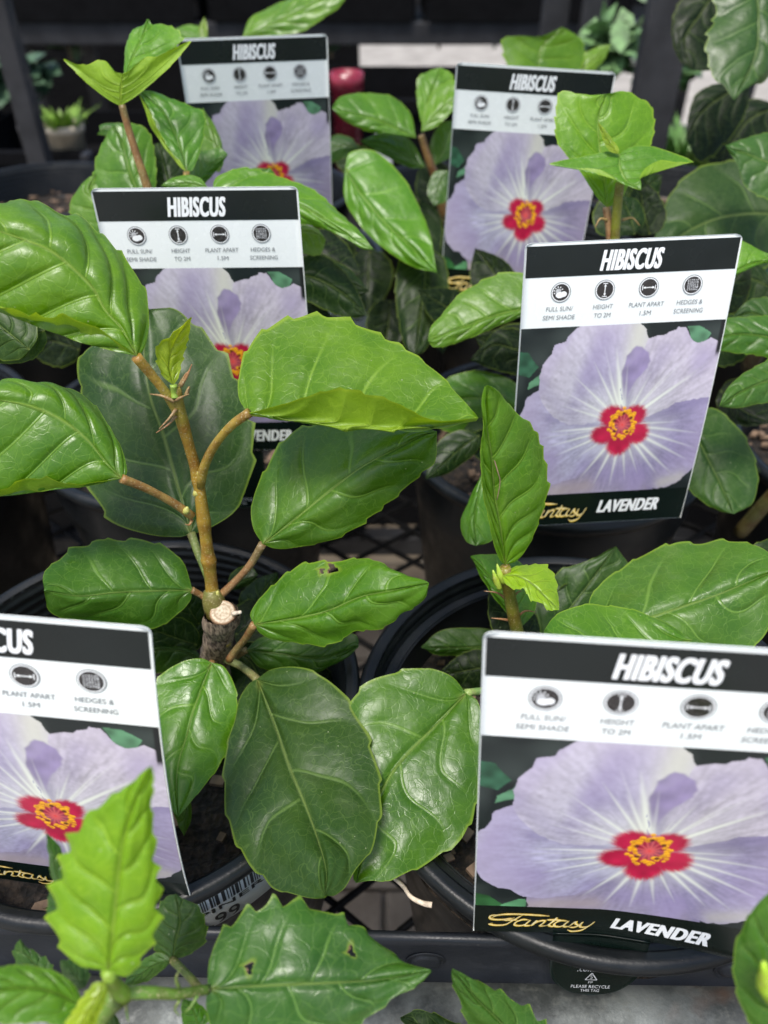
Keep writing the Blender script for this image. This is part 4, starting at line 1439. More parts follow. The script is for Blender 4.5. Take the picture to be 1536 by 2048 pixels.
def filler(parent, x, y, z, ang, ln, wd, col, q=.6):
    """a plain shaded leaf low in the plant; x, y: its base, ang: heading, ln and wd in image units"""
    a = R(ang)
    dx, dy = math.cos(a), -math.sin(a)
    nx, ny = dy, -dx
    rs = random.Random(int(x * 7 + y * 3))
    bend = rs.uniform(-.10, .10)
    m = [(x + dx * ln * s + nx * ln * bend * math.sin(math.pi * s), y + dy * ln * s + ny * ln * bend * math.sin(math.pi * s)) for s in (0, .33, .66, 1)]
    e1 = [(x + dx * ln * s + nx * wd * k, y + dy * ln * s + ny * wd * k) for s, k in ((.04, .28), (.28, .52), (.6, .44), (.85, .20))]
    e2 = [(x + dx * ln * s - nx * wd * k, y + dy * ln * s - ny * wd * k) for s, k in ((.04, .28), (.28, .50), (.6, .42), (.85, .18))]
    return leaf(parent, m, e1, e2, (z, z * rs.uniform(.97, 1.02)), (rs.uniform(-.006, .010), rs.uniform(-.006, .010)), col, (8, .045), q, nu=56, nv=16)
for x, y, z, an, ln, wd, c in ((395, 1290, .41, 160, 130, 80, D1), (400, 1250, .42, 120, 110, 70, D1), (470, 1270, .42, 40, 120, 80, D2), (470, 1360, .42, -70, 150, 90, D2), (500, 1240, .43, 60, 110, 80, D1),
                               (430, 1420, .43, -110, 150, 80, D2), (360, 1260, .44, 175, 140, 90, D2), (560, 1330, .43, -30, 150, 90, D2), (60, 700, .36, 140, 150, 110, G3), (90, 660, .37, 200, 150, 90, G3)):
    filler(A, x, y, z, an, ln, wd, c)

# ---- C: plant in the front right pot
C = plant((1048, 1310, .37), "hibiscus plant behind the front right tag with one tall upright leaf", SOIL)
stem(C, [(1050, 1330, .375), (1034, 1262, .357), (1022, 1205, .345), (1014, 1160, .336), (1010, 1136, .332)], [.0036, .0031, .0029, .0026], (.17, .15, .02))
stem_to_soil(C, (1050, 1330, .375), SOIL, .0045, (.10, .08, .03), (.005, .01))
leaf(C, [(1011, 1130), (1000, 1060), (992, 1000), (985, 930), (978, 870), (974, 815), (974, 770)],
     [(1000, 1120), (985, 1075), (974, 1020), (964, 970), (961, 915), (963, 855), (965, 805)],
     [(1032, 1122), (1052, 1098), (1072, 1062), (1086, 1018), (1095, 960), (1088, 905), (1076, 872), (1058, 845), (1036, 828), (1010, 800), (990, 778)], (.334, .286), (-.004, .014), (0.115, 0.30, 0.018), (12, .045), 1.5, nveins=6.0,
     flap=None, pet=[(1013, 1150, .336), (1012, 1142, .335), (1011, 1130, .334)], petcol=(.22, .10, .04))
leaf(C, [(1005, 1152), (1035, 1152), (1070, 1172), (1098, 1200), (1118, 1220)],
     [(1030, 1134), (1062, 1130), (1090, 1129), (1104, 1142), (1113, 1165), (1116, 1192)],
     [(1010, 1166), (1030, 1180), (1048, 1178), (1062, 1202), (1082, 1206), (1096, 1222)], (.330, .318), (.012, -.004), (0.27, 0.47, 0.03), (9, .10), .8, nu=60, nv=18)
leaf(C, [(1045, 1252), (1012, 1196), (976, 1148), (941, 1112)], [(1016, 1230), (985, 1190), (958, 1148)], [(1070, 1222), (1074, 1182), (1058, 1140), (1010, 1110), (968, 1108)], (.366, .362), (.004, .012), (0.085, 0.235, 0.02), (7, .02), .6)
leaf(C, [(1385, 1280), (1290, 1292), (1200, 1290), (1120, 1282), (1088, 1262)], [(1362, 1265), (1322, 1240), (1282, 1224), (1240, 1214), (1190, 1209), (1150, 1213), (1112, 1230)],
     [(1350, 1340), (1250, 1360), (1150, 1340), (1100, 1300)], (.318, .305), (.012, -.004), (0.10, 0.27, 0.018), (7, .03), .9)
leaf(C, [(1178, 1262), (1240, 1248), (1313, 1230), (1390, 1204), (1458, 1180), (1548, 1140)],
     [(1178, 1200), (1202, 1165), (1240, 1140), (1280, 1112), (1345, 1086), (1400, 1085), (1440, 1076), (1480, 1082), (1515, 1092), (1545, 1115)],
     [(1230, 1310), (1330, 1338), (1440, 1330), (1520, 1285), (1548, 1210)], (.335, .335), (.030, -.004), (0.080, 0.205, 0.032), (9, .035), .8, nveins=3.8)
leaf(C, [(1075, 1300), (1130, 1230), (1185, 1160), (1232, 1092)], [(1050, 1250), (1075, 1190), (1120, 1140), (1180, 1120)], [(1130, 1320), (1210, 1260), (1262, 1190), (1262, 1140)], (.41, .41), (.004, .004), (0.030, 0.085, 0.032), (7, .05), .6)
leaf(C, [(932, 1386), (872, 1450), (800, 1524), (765, 1580), (735, 1660), (712, 1766)],
     [(902, 1352), (852, 1336), (800, 1340), (742, 1360), (702, 1400), (690, 1450), (698, 1530), (704, 1620), (706, 1700)],
     [(955, 1402), (966, 1455), (963, 1550), (954, 1612), (928, 1672), (890, 1706), (845, 1733), (800, 1752), (765, 1765), (738, 1762)], (.352, .308), (.014, -.005), (0.068, 0.19, 0.022), (9, .035), .75, nveins=3.7,
     pet=[(1040, 1390, .39), (1000, 1382, .375), (965, 1382, .362), (932, 1386, .352)], petcol=(.22, .30, .10), petr=.0017)
leaf(C, [(1010, 1294), (950, 1294), (895, 1296), (842, 1294)], [(985, 1262), (930, 1256), (880, 1262)], [(980, 1315), (920, 1312), (870, 1308)], (.43, .425), (.004, .004), G3, (4, .01), .4)
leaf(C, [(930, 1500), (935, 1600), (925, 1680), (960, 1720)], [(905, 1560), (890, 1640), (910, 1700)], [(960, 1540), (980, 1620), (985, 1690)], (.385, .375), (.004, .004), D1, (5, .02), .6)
for a, b, c in [((1012, 1198, .343), (995, 1186, .341), (968, 1182, .341)), ((1016, 1240, .352), (1002, 1238, .350), (982, 1236, .35)), ((1036, 1232, .351), (1050, 1222, .350), (1072, 1224, .35)), ((1028, 1192, .342), (1036, 1184, .341), (1044, 1182, .34))]:
    stipule(C, a, b, c, .00042, (.26, .13, .07))
for x, y, z in ((1000, 1148, .332), (992, 1160, .333)):
    v, f = tube([P(x + 8, y + 18, z + .002), P(x, y, z), P(x - 6, y - 20, z - .002)], [.0012, .0016, .0003], 8, 8)
    mk('bud', v, f, M_STEM, C, color=(.30, .42, .05))

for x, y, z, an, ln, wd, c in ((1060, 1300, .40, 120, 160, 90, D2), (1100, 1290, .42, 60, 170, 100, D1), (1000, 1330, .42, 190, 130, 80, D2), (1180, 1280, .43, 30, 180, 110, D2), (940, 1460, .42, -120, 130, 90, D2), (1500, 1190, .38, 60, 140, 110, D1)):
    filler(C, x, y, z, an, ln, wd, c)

# ---- D: plant behind the middle-row tag on the left
D = plant((310, 480, .52), "hibiscus plant behind the middle-row left tag, topped by a cupped young leaf", SOIL)
stem(D, [(330, 480, .45), (294, 372, .432), (275, 315, .426), (256, 255, .42), (244, 210, .415)], [.0030, .0024, .0021, .0019], (.20, .11, .03))
stem_to_soil(D, (330, 480, .45), SOIL, .0045, (.12, .09, .03), (-.01, .06))
leaf(D, [(240, 212), (242, 180), (244, 147)], [(215, 198), (170, 163), (142, 135), (126, 118), (152, 128), (176, 128), (198, 120), (212, 122), (228, 142)],
     [(268, 195), (305, 165), (345, 128), (383, 80), (350, 96), (315, 112), (292, 114), (272, 128), (256, 143)], (.415, .405), (-.004, -.004), (0.15, 0.34, 0.02), (10, .03), .3, flip=True, nu=90)
leaf(D, [(250, 160), (262, 120), (280, 85), (297, 38)], [(248, 130), (252, 88), (268, 60), (288, 50)], [(290, 135), (330, 108), (366, 80), (352, 55), (322, 48), (304, 50)], (.418, .43), (.004, .006), (0.13, 0.33, 0.018), (12, .06), .6)
leaf(D, [(373, 342), (362, 300), (345, 255), (320, 215), (277, 182)], [(335, 292), (318, 262), (302, 228), (288, 200)],
     [(385, 340), (402, 295), (411, 248), (408, 222), (388, 214), (345, 197), (310, 183)], (.432, .435), (-.004, .006), (0.075, 0.235, 0.02), (9, .05), 1.0,
     pet=[(345, 440, .45), (372, 380, .438), (373, 342, .432)], petcol=(.26, .17, .04))
leaf(D, [(373, 344), (340, 304), (312, 262), (283, 194), (276, 184)], [(352, 326), (325, 290), (300, 246)], [(362, 324), (334, 284), (309, 240)], (.430, .433), (-.003, .0), (0.17, 0.36, 0.03), (3, .0), .1, nu=40, nv=8, flip=True)
leaf(D, [(290, 420), (262, 350), (245, 290), (228, 250)], [(200, 400), (186, 355), (200, 300), (215, 268)], [(310, 380), (312, 320), (296, 260), (260, 245)], (.47, .47), (.006, .006), (0.085, 0.24, 0.02), (9, .05), .9)
leaf(D, [(260, 470), (220, 430), (180, 380), (195, 345)], [(195, 470), (150, 440), (138, 415), (160, 370)], [(270, 440), (240, 380), (215, 355)], (.475, .475), (.004, .004), (0.10, 0.26, 0.02), (7, .05), .8)
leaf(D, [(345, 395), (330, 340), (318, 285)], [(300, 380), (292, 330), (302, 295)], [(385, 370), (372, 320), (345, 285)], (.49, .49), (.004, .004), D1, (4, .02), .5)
leaf(D, [(385, 372), (415, 335), (456, 308)], [(372, 340), (388, 305), (410, 300), (440, 296)], [(405, 370), (430, 345), (448, 322)], (.465, .465), (.004, .004), (0.06, .18, .025), (6, .05), .7)
leaf(D, [(440, 345), (430, 280), (405, 215)], [(400, 330), (395, 270)], [(448, 320), (436, 265)], (.50, .50), (.004, .004), (0.11, .25, .03), (4, .02), .4)
leaf(D, [(200, 262), (215, 255), (242, 262), (268, 262)], [(195, 268), (215, 272), (245, 275)], [(200, 250), (225, 245), (250, 248)], (.50, .50), (.002, .002), (0.05, .15, .025), (3, .02), .3, nu=40, nv=10)
leaf(D, [(415, 374), (370, 366), (322, 372)], [(400, 356), (370, 350), (340, 358)], [(400, 385), (360, 385)], (.425, .425), (.002, .003), (0.10, .28, .018), (5, .02), .4, nu=40, nv=12)
leaf(D, [(425, 385), (500, 385), (590, 408), (670, 450), (748, 499)], [(430, 358), (452, 344), (482, 336), (530, 346), (592, 360), (632, 382), (668, 415), (705, 452), (732, 480)],
     [(500, 425), (595, 446), (642, 456), (690, 476), (725, 498)], (.440, .430), (.012, .002), (0.12, 0.30, 0.018), (14, .055), .9)
leaf(D, [(560, 470), (600, 462), (640, 470), (652, 480)], [(590, 450), (630, 455)], [(580, 500), (620, 510), (640, 510)], (.47, .47), (.002, .002), (0.16, .30, .06), (4, .04), .3, nu=40, nv=12)
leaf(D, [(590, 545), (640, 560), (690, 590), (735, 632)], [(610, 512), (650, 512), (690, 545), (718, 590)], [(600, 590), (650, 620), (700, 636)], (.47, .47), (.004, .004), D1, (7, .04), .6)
leaf(D, [(430, 470), (470, 400), (505, 352), (540, 335)], [(440, 400), (468, 352), (500, 338)], [(480, 440), (530, 390), (550, 352)], (.47, .47), (.004, .004), (0.09, .25, .02), (7, .05), .6)

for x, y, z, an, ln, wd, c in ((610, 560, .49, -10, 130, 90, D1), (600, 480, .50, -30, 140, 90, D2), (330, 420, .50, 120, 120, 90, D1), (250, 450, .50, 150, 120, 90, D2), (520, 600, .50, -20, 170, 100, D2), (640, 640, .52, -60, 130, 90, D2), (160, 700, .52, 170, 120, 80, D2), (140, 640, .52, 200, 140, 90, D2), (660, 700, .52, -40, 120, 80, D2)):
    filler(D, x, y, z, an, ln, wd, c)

# ---- E: plant behind the middle-row tag on the right
E_ = plant((1232, 560, .50), "hibiscus plant behind the middle-row right tag, with two lime-green top leaves", SOIL)
stem(E_, [(1226, 540, .44), (1230, 470, .428), (1234, 420, .42), (1240, 365, .412)], [.0030, .0026, .0024], (.19, .19, .02))
stem_to_soil(E_, (1226, 540, .44), SOIL, .0045, (.12, .09, .03), (.0, .07))
leaf(E_, [(1213, 414), (1208, 350), (1200, 290), (1198, 235), (1214, 188)], [(1198, 400), (1180, 374), (1158, 342), (1128, 306), (1112, 282), (1109, 248), (1112, 214), (1120, 182), (1150, 186), (1180, 190)],
     [(1238, 405), (1262, 360), (1292, 310), (1307, 275), (1311, 244), (1302, 212), (1281, 197), (1250, 182)], (.424, .412), (-.002, .006), (0.16, 0.36, 0.018), (14, .035), .9,
     pet=[(1222, 520, .438), (1219, 470, .43), (1213, 414, .424)], petcol=(.36, .20, .10), petr=.0020)
leaf(E_, [(1238, 308), (1241, 335), (1256, 362), (1282, 380)], [(1215, 303), (1180, 310), (1140, 318), (1097, 328), (1130, 335), (1160, 337), (1195, 338), (1222, 350), (1245, 368)],
     [(1262, 294), (1292, 291), (1325, 298), (1388, 323), (1355, 324), (1322, 321), (1296, 332), (1280, 352), (1283, 368)], (.408, .398), (.004, .004), (0.10, 0.28, 0.02), (6, .02), .4)
leaf(E_, [(1236, 308), (1222, 290), (1210, 270), (1196, 244)], [(1220, 303), (1208, 285), (1200, 262)], [(1238, 298), (1225, 278), (1208, 256)], (.405, .400), (.001, .001), (0.34, .46, .07), (6, .10), .2, nu=50, nv=10)
leaf(E_, [(1075, 612), (1010, 625), (950, 645), (900, 662), (856, 682)], [(1060, 550), (1005, 545), (955, 564), (912, 595), (882, 630), (862, 655)],
     [(1050, 630), (1002, 650), (950, 672), (902, 690), (868, 695)], (.43, .425), (.008, .002), (0.12, 0.28, 0.04), (7, .04), .6)
leaf(E_, [(1380, 845), (1410, 905), (1440, 965), (1468, 1028)], [(1355, 900), (1365, 960), (1400, 1000), (1440, 1022)], [(1425, 815), (1472, 850), (1506, 902), (1516, 960), (1506, 1005)], (.46, .45), (.004, .004), (0.036, .10, .028), (7, .03), .7)
leaf(E_, [(1440, 560), (1475, 540), (1510, 525), (1570, 520)], [(1455, 510), (1476, 480), (1495, 486), (1530, 505)], [(1470, 552), (1500, 535), (1535, 525)], (.42, .42), (.002, .002), (0.13, .33, .02), (4, .02), .5)
leaf(E_, [(985, 905), (965, 960), (950, 1030), (952, 1092)], [(962, 950), (938, 1000), (922, 1050), (932, 1082)], [(1020, 950), (1010, 1030), (985, 1080)], (.40, .395), (.004, .004), (0.085, .24, .02), (5, .02), .5)
leaf(E_, [(1060, 830), (980, 800), (910, 800), (845, 830)], [(1040, 775), (970, 742), (905, 752), (865, 780)], [(1030, 860), (960, 870), (890, 862)], (.50, .49), (.006, .004), (0.055, .165, .02), (6, .02), .7)
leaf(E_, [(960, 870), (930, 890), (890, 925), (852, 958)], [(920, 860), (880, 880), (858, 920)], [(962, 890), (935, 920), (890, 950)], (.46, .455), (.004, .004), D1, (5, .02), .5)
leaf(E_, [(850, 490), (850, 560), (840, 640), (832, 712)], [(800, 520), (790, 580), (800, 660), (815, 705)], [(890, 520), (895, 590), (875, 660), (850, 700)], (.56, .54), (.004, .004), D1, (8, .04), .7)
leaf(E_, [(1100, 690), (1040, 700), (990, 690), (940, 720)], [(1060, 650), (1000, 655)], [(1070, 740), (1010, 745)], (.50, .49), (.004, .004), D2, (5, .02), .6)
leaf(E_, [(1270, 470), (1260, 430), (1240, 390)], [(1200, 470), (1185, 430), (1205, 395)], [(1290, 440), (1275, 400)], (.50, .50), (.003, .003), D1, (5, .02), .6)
for a, b, c in [((1214, 440, .425), (1200, 438, .424), (1190, 455, .424)), ((1244, 440, .425), (1265, 436, .424), (1280, 452, .424))]:
    stipule(E_, a, b, c, .0006, (.34, .22, .08))

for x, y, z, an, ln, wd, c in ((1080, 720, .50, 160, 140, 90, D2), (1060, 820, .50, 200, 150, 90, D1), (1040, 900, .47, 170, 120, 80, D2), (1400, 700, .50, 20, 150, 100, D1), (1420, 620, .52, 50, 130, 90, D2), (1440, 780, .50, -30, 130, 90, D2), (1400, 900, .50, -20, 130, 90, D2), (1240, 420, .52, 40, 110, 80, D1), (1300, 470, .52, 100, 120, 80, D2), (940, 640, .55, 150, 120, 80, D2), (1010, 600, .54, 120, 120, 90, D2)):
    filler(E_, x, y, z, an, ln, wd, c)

# ---- F: back row between the two far tags
F_ = plant((880, 470, .72), "blurred back-row hibiscus plant between the two far tags", RIM - .006)
stem(F_, [(890, 430, .66), (872, 360, .64), (858, 320, .63), (842, 270, .62)], [.0048, .0036, .0028], (.24, .12, .05))
stem_to_soil(F_, (890, 430, .66), RIM - .006, .005, (.15, .09, .05), (-.01, .07))
leaf(F_, [(832, 276), (780, 250), (725, 230), (664, 216)], [(818, 220), (775, 190), (722, 186), (680, 194)], [(795, 272), (735, 262), (685, 238)], (.60, .59), (.012, .002), (0.085, .24, .018), (8, .03), .9)
leaf(F_, [(842, 245), (855, 205), (870, 165), (882, 134)], [(834, 200), (836, 155), (862, 140)], [(872, 235), (905, 190), (905, 150)], (.60, .61), (.004, .004), (0.12, .30, .018), (7, .06), .8)
leaf(F_, [(842, 264), (870, 230), (905, 200), (956, 178)], [(850, 215), (885, 168), (915, 158), (940, 160)], [(872, 254), (915, 215), (940, 198)], (.585, .58), (.006, .0), (0.12, .30, .018), (10, .07), .7)
leaf(F_, [(690, 335), (720, 385), (775, 450), (830, 500), (874, 545)], [(700, 305), (752, 305), (800, 345), (838, 410), (862, 480)], [(690, 400), (728, 460), (778, 505), (830, 535)], (.55, .53), (.010, .004), (0.105, .29, .018), (8, .015), .9)
leaf(F_, [(850, 335), (810, 310), (760, 285), (720, 282)], [(820, 280), (765, 268)], [(820, 335), (765, 310)], (.62, .62), (.004, .004), (0.045, .14, .018), (5, .02), .6)
leaf(F_, [(720, 300), (690, 290), (660, 300), (630, 330)], [(700, 275), (665, 272)], [(690, 315), (650, 330)], (.63, .63), (.004, .004), (0.03, .10, .02), (5, .02), .6)
leaf(F_, [(895, 340), (878, 370), (868, 412)], [(868, 345), (855, 385)], [(905, 370), (895, 400)], (.60, .60), (.002, .002), (0.05, .14, .04), (4, .01), .4, nu=40, nv=12)
leaf(F_, [(870, 330), (890, 290), (905, 240)], [(860, 290), (880, 250)], [(905, 310), (915, 270)], (.63, .63), (.002, .002), (0.07, .20, .02), (5, .02), .5, nu=40, nv=12)
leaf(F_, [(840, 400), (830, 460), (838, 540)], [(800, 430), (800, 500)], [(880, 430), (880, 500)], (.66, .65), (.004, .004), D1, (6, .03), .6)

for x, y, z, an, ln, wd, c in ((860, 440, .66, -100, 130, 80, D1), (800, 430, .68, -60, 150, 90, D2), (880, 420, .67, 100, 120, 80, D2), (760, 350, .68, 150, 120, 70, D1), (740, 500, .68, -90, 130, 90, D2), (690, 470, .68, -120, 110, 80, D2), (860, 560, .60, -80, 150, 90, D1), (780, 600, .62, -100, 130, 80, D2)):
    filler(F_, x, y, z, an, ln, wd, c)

# ---- G: plant behind the back right tag
G_ = plant((1090, 260, .82), "blurred back-row hibiscus plant peeping over the far right tag", RIM - .006)
stem(G_, [(1092, 260, .72), (1088, 200, .70), (1085, 148, .69)], [.0035, .003], (.2, .16, .04))
stem_to_soil(G_, (1092, 260, .72), RIM - .006, .005, (.15, .09, .05), (.01, .02))
leaf(G_, [(1088, 160), (1078, 130), (1085, 95), (1125, 54)], [(1030, 150), (1010, 120), (1004, 78), (1040, 72), (1080, 72)], [(1140, 160), (1168, 125), (1166, 85), (1145, 65)], (.66, .65), (-.004, .010), (0.12, .27, .012), (12, .05), .8)
leaf(G_, [(1150, 150), (1175, 130), (1222, 88)], [(1160, 115), (1190, 95)], [(1175, 150), (1208, 120)], (.67, .67), (.002, .002), (0.15, .30, .03), (7, .09), .6, nu=50, nv=14)
# ---- B2: plant behind the back left tag
Bk = plant((560, 160, .86), "blurred back-row hibiscus plant rising behind the far left tag", RIM - .006)
stem(Bk, [(560, 200, .74), (530, 120, .72), (490, 75, .70)], [.0035, .003], (.2, .16, .04))
stem_to_soil(Bk, (560, 200, .74), RIM - .006, .005, (.15, .09, .05), (.01, .02))
leaf(Bk, [(484, 74), (535, 50), (600, 18), (680, -25)], [(500, 40), (545, 12), (585, -8), (640, -30)], [(540, 72), (600, 64), (650, 35), (690, 0)], (.66, .65), (.012, .0), (0.12, .29, .015), (8, .03), .9)
leaf(Bk, [(425, 85), (385, 68), (345, 60)], [(400, 55), (370, 50)], [(410, 88), (370, 82)], (.66, .66), (.004, .002), (0.09, .24, .015), (6, .05), .6, nu=50, nv=14)
leaf(Bk, [(408, 85), (402, 60), (408, 34)], [(396, 66), (400, 48)], [(415, 70), (414, 48)], (.66, .66), (.001, .001), (0.20, .34, .04), (5, .06), .2, nu=40, nv=8)

# ---- H: dark-leaved plant on the right
H = plant((1580, 420, .62), "dark-leaved hibiscus plant at the upper right edge", RIM - .016)
stem(H, [(1600, 560, .58), (1590, 440, .57), (1572, 330, .56), (1565, 120, .56), (1548, -60, .56)], [.005, .004, .003], (.12, .09, .03))
stem_to_soil(H, (1600, 560, .58), RIM - .016, .006, (.12, .09, .05), (.01, .05))
leaf(H, [(1508, -70), (1518, 20), (1512, 110), (1468, 200)], [(1440, -40), (1426, 5), (1430, 30), (1418, 55), (1408, 92), (1416, 125), (1422, 152), (1446, 172)], [(1565, -10), (1580, 60), (1565, 120), (1530, 162), (1490, 178)], (.53, .52), (.006, .012), (0.040, .115, .045), (9, .07), 1.5, nveins=5,
     pet=[(1548, -60, .56), (1530, -75, .545), (1508, -70, .53)], petcol=(.15, .15, .05))
leaf(H, [(1585, 338), (1540, 325), (1500, 310), (1450, 292)], [(1560, 272), (1520, 268), (1480, 280)], [(1565, 400), (1525, 396), (1492, 375), (1472, 325)], (.50, .50), (.006, .002), (0.045, .135, .03), (7, .04), 1.2,
     pet=[(1590, 420, .57), (1592, 370, .53), (1585, 338, .50)], petcol=(.15, .15, .05))
leaf(H, [(1580, 432), (1500, 425), (1400, 450), (1300, 515)], [(1560, 350), (1500, 322), (1420, 326), (1360, 362), (1325, 420)], [(1560, 520), (1480, 545), (1390, 545), (1330, 530)], (.56, .54), (.012, .0), (0.034, .088, .044), (9, .035), 1.1, nveins=4.6)
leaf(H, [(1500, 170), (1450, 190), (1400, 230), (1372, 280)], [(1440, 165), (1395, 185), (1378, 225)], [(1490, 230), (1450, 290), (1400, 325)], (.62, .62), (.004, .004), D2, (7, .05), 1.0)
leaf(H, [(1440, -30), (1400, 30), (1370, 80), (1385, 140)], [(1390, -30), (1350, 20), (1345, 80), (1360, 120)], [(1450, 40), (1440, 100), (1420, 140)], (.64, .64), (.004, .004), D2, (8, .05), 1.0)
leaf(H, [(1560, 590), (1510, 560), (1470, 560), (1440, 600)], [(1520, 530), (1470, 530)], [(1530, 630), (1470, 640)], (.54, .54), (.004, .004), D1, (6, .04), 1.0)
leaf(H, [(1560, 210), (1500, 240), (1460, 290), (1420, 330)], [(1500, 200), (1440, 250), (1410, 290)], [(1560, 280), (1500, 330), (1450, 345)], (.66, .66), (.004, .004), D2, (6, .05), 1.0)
# ---- I: right edge, middle row
I_ = plant((1600, 800, .50), "hibiscus plant at the right frame edge beside the leaning middle-row tag", SOIL)
stem(I_, [(1640, 900, .46), (1620, 800, .44), (1600, 700, .43)], [.004, .003], (.15, .15, .04))
stem_to_soil(I_, (1640, 900, .46), SOIL, .0045, (.12, .09, .03), (-.01, .03))
leaf(I_, [(1590, 690), (1530, 672), (1470, 668), (1400, 690)], [(1560, 640), (1500, 632), (1440, 642)], [(1560, 722), (1520, 712), (1460, 705)], (.43, .43), (.006, .002), (0.055, .17, .022), (8, .04), .9)
leaf(I_, [(1600, 745), (1540, 760), (1480, 785), (1438, 813)], [(1580, 700), (1530, 722), (1480, 752), (1452, 780)], [(1590, 800), (1530, 806), (1475, 816)], (.41, .40), (.004, .003), (0.055, .16, .028), (7, .04), .9)
leaf(I_, [(1590, 660), (1540, 640), (1500, 625), (1460, 640)], [(1560, 600), (1500, 600)], [(1550, 680), (1490, 670)], (.46, .46), (.004, .003), (0.035, .11, .022), (7, .04), .9)

# ------------------------------------------------------------ close plants at the bottom (different, deeply toothed leaves)
LOW = CAMZ - .47
def low_pot(x, y, lab, seed):
    make_pot(x, y, LOW, lab, .098, R_=.104, seed=seed, H_=.18)
low_pot(-.145, .0, "black pot below the bench edge carrying the bright toothed shoot", 21)
low_pot(.075, .0, "black pot below the bench edge at the bottom centre", 22)
low_pot(.30, .0, "black pot below the bench edge at the bottom right", 23)
shelf = thing('lower_shelf', (.08, 0, 0), "dark steel shelf standing low in front of the bench", 'shelf')
v, f = box((.08, 0, LOW - .19), (.9, .24, .018))
bevel(mk('shelf_board', v, f, M_STEEL, shelf, smooth=False), .003)
for x in (-.35, .51):
    for y in (-.10, .10):
        v, f = box((x, y, (LOW - .2) / 2), (.025, .018, LOW - .2))
        bevel(mk('leg', v, f, M_STEEL, shelf, smooth=False), .002)
LS = LOW - .036
Bp = thing('hibiscus_plant', (-.13, .02, LS), "close toothed-leaf hibiscus shoot at the bottom left with one glowing lime leaf", 'plant', 'toothed hibiscus plants in front of the bench')
v, f = tube([(-.13, .02, LS - .004), (-.125, .035, LS + .10), P(170, 2110, .215), P(200, 2030, .212), P(240, 1990, .212)], [.0045, .004, .003], 12, 40)
mk('lower_stem', v, f, M_STEM, Bp, color=(.12, .20, .03))
stem(Bp, [(205, 2012, .212), (250, 1988, .212), (300, 1985, .214), (355, 1988, .218), (415, 1979, .226)], [.0021, .0018, .0015, .0014], (.10, .19, .025), n=30)
stem(Bp, [(250, 1992, .212), (228, 1970, .204), (216, 1944, .198)], [.0023, .0018], (.22, .38, .04), name='leaf_stalk', n=12)
leaf(Bp, [(216, 1942), (226, 1860), (234, 1780), (243, 1705), (257, 1640), (280, 1580), (303, 1532)],
     [(160, 1930), (125, 1898), (100, 1858), (98, 1812), (108, 1760), (122, 1712), (145, 1662), (172, 1632), (205, 1606), (240, 1578), (270, 1562), (286, 1545)],
     [(255, 1952), (288, 1915), (308, 1880), (320, 1830), (322, 1780), (316, 1735), (312, 1690), (308, 1640), (304, 1600), (309, 1560)], (.198, .188), (.004, .006), (0.190, 0.420, 0.014), (9, .15), 1.5, nveins=5.5, nu=120)
leaf(Bp, [(415, 1978), (480, 1974), (560, 1970), (650, 1966), (750, 1960), (863, 1943)],
     [(418, 1930), (432, 1880), (470, 1832), (520, 1806), (570, 1796), (620, 1806), (660, 1822), (706, 1845), (745, 1876), (785, 1908), (820, 1932)],
     [(412, 2015), (425, 2070), (455, 2115), (530, 2132), (630, 2105), (710, 2060), (765, 2015), (800, 1990), (838, 1968)], (.226, .236), (.014, -.004), (0.044, 0.150, 0.030), (9, .13), 1.0, nveins=4.4, nu=120,
     holes=[(497, 1934, 7), (700, 1903, 6)])
leaf(Bp, [(345, 1920), (352, 1880), (360, 1845), (352, 1788)], [(312, 1905), (298, 1868), (310, 1825), (330, 1795)], [(380, 1908), (410, 1885), (414, 1852), (398, 1812), (372, 1800)], (.25, .255), (.003, .003), (0.034, .105, .024), (7, .10), .6,
     pet=[(398, 1978, .226), (380, 1955, .236), (345, 1920, .25)], petcol=(.12, .14, .04), petr=.0012)
leaf(Bp, [(345, 1921), (310, 1930), (280, 1950), (250, 1975)], [(320, 1905), (285, 1920), (255, 1950)], [(325, 1940), (295, 1962)], (.25, .25), (.002, .002), (0.05, .15, .03), (5, .06), .4, nu=50, nv=14)
leaf(Bp, [(170, 2015), (110, 1985), (50, 1975), (-40, 1985)], [(150, 1972), (115, 1945), (70, 1932), (20, 1932), (-20, 1942)], [(140, 2050), (80, 2045), (20, 2050), (-30, 2040)], (.205, .195), (.004, -.003), (0.09, .26, .02), (7, .04), 1.3,
     pet=[(205, 2012, .212), (190, 2018, .209), (170, 2015, .205)], petcol=(.2, .33, .04))
leaf(Bp, [(212, 1965), (195, 1995), (170, 2035), (140, 2090)], [(190, 1965), (160, 2000), (130, 2050)], [(215, 1985), (200, 2030), (175, 2075)], (.197, .188), (.002, .002), (0.30, .48, .03), (7, .12), .6, nu=60, nv=16)
leaf(Bp, [(130, 1790), (112, 1740), (104, 1700), (92, 1667)], [(104, 1760), (96, 1710)], [(136, 1745), (118, 1690)], (.225, .222), (.002, .002), (0.035, .12, .03), (5, .10), .5, nu=50, nv=14)
leaf(Bp, [(170, 1975), (150, 1950), (135, 1930), (120, 1920)], [(150, 1980), (125, 1950)], [(180, 1945), (150, 1920)], (.225, .225), (.002, .002), (0.03, .11, .03), (5, .12), .5, nu=50, nv=14)
leaf(Bp, [(100, 1960), (70, 1930), (50, 1905), (40, 1878)], [(55, 1955), (28, 1925), (26, 1900)], [(105, 1930), (75, 1905), (55, 1895)], (.235, .235), (.002, .002), (0.035, .12, .03), (5, .22), .5, nu=60, nv=14)
leaf(Bp, [(130, 1850), (115, 1810), (100, 1780)], [(98, 1840), (95, 1800)], [(130, 1815), (115, 1785)], (.222, .222), (.002, .002), (0.03, .11, .03), (4, .12), .5, nu=40, nv=12)
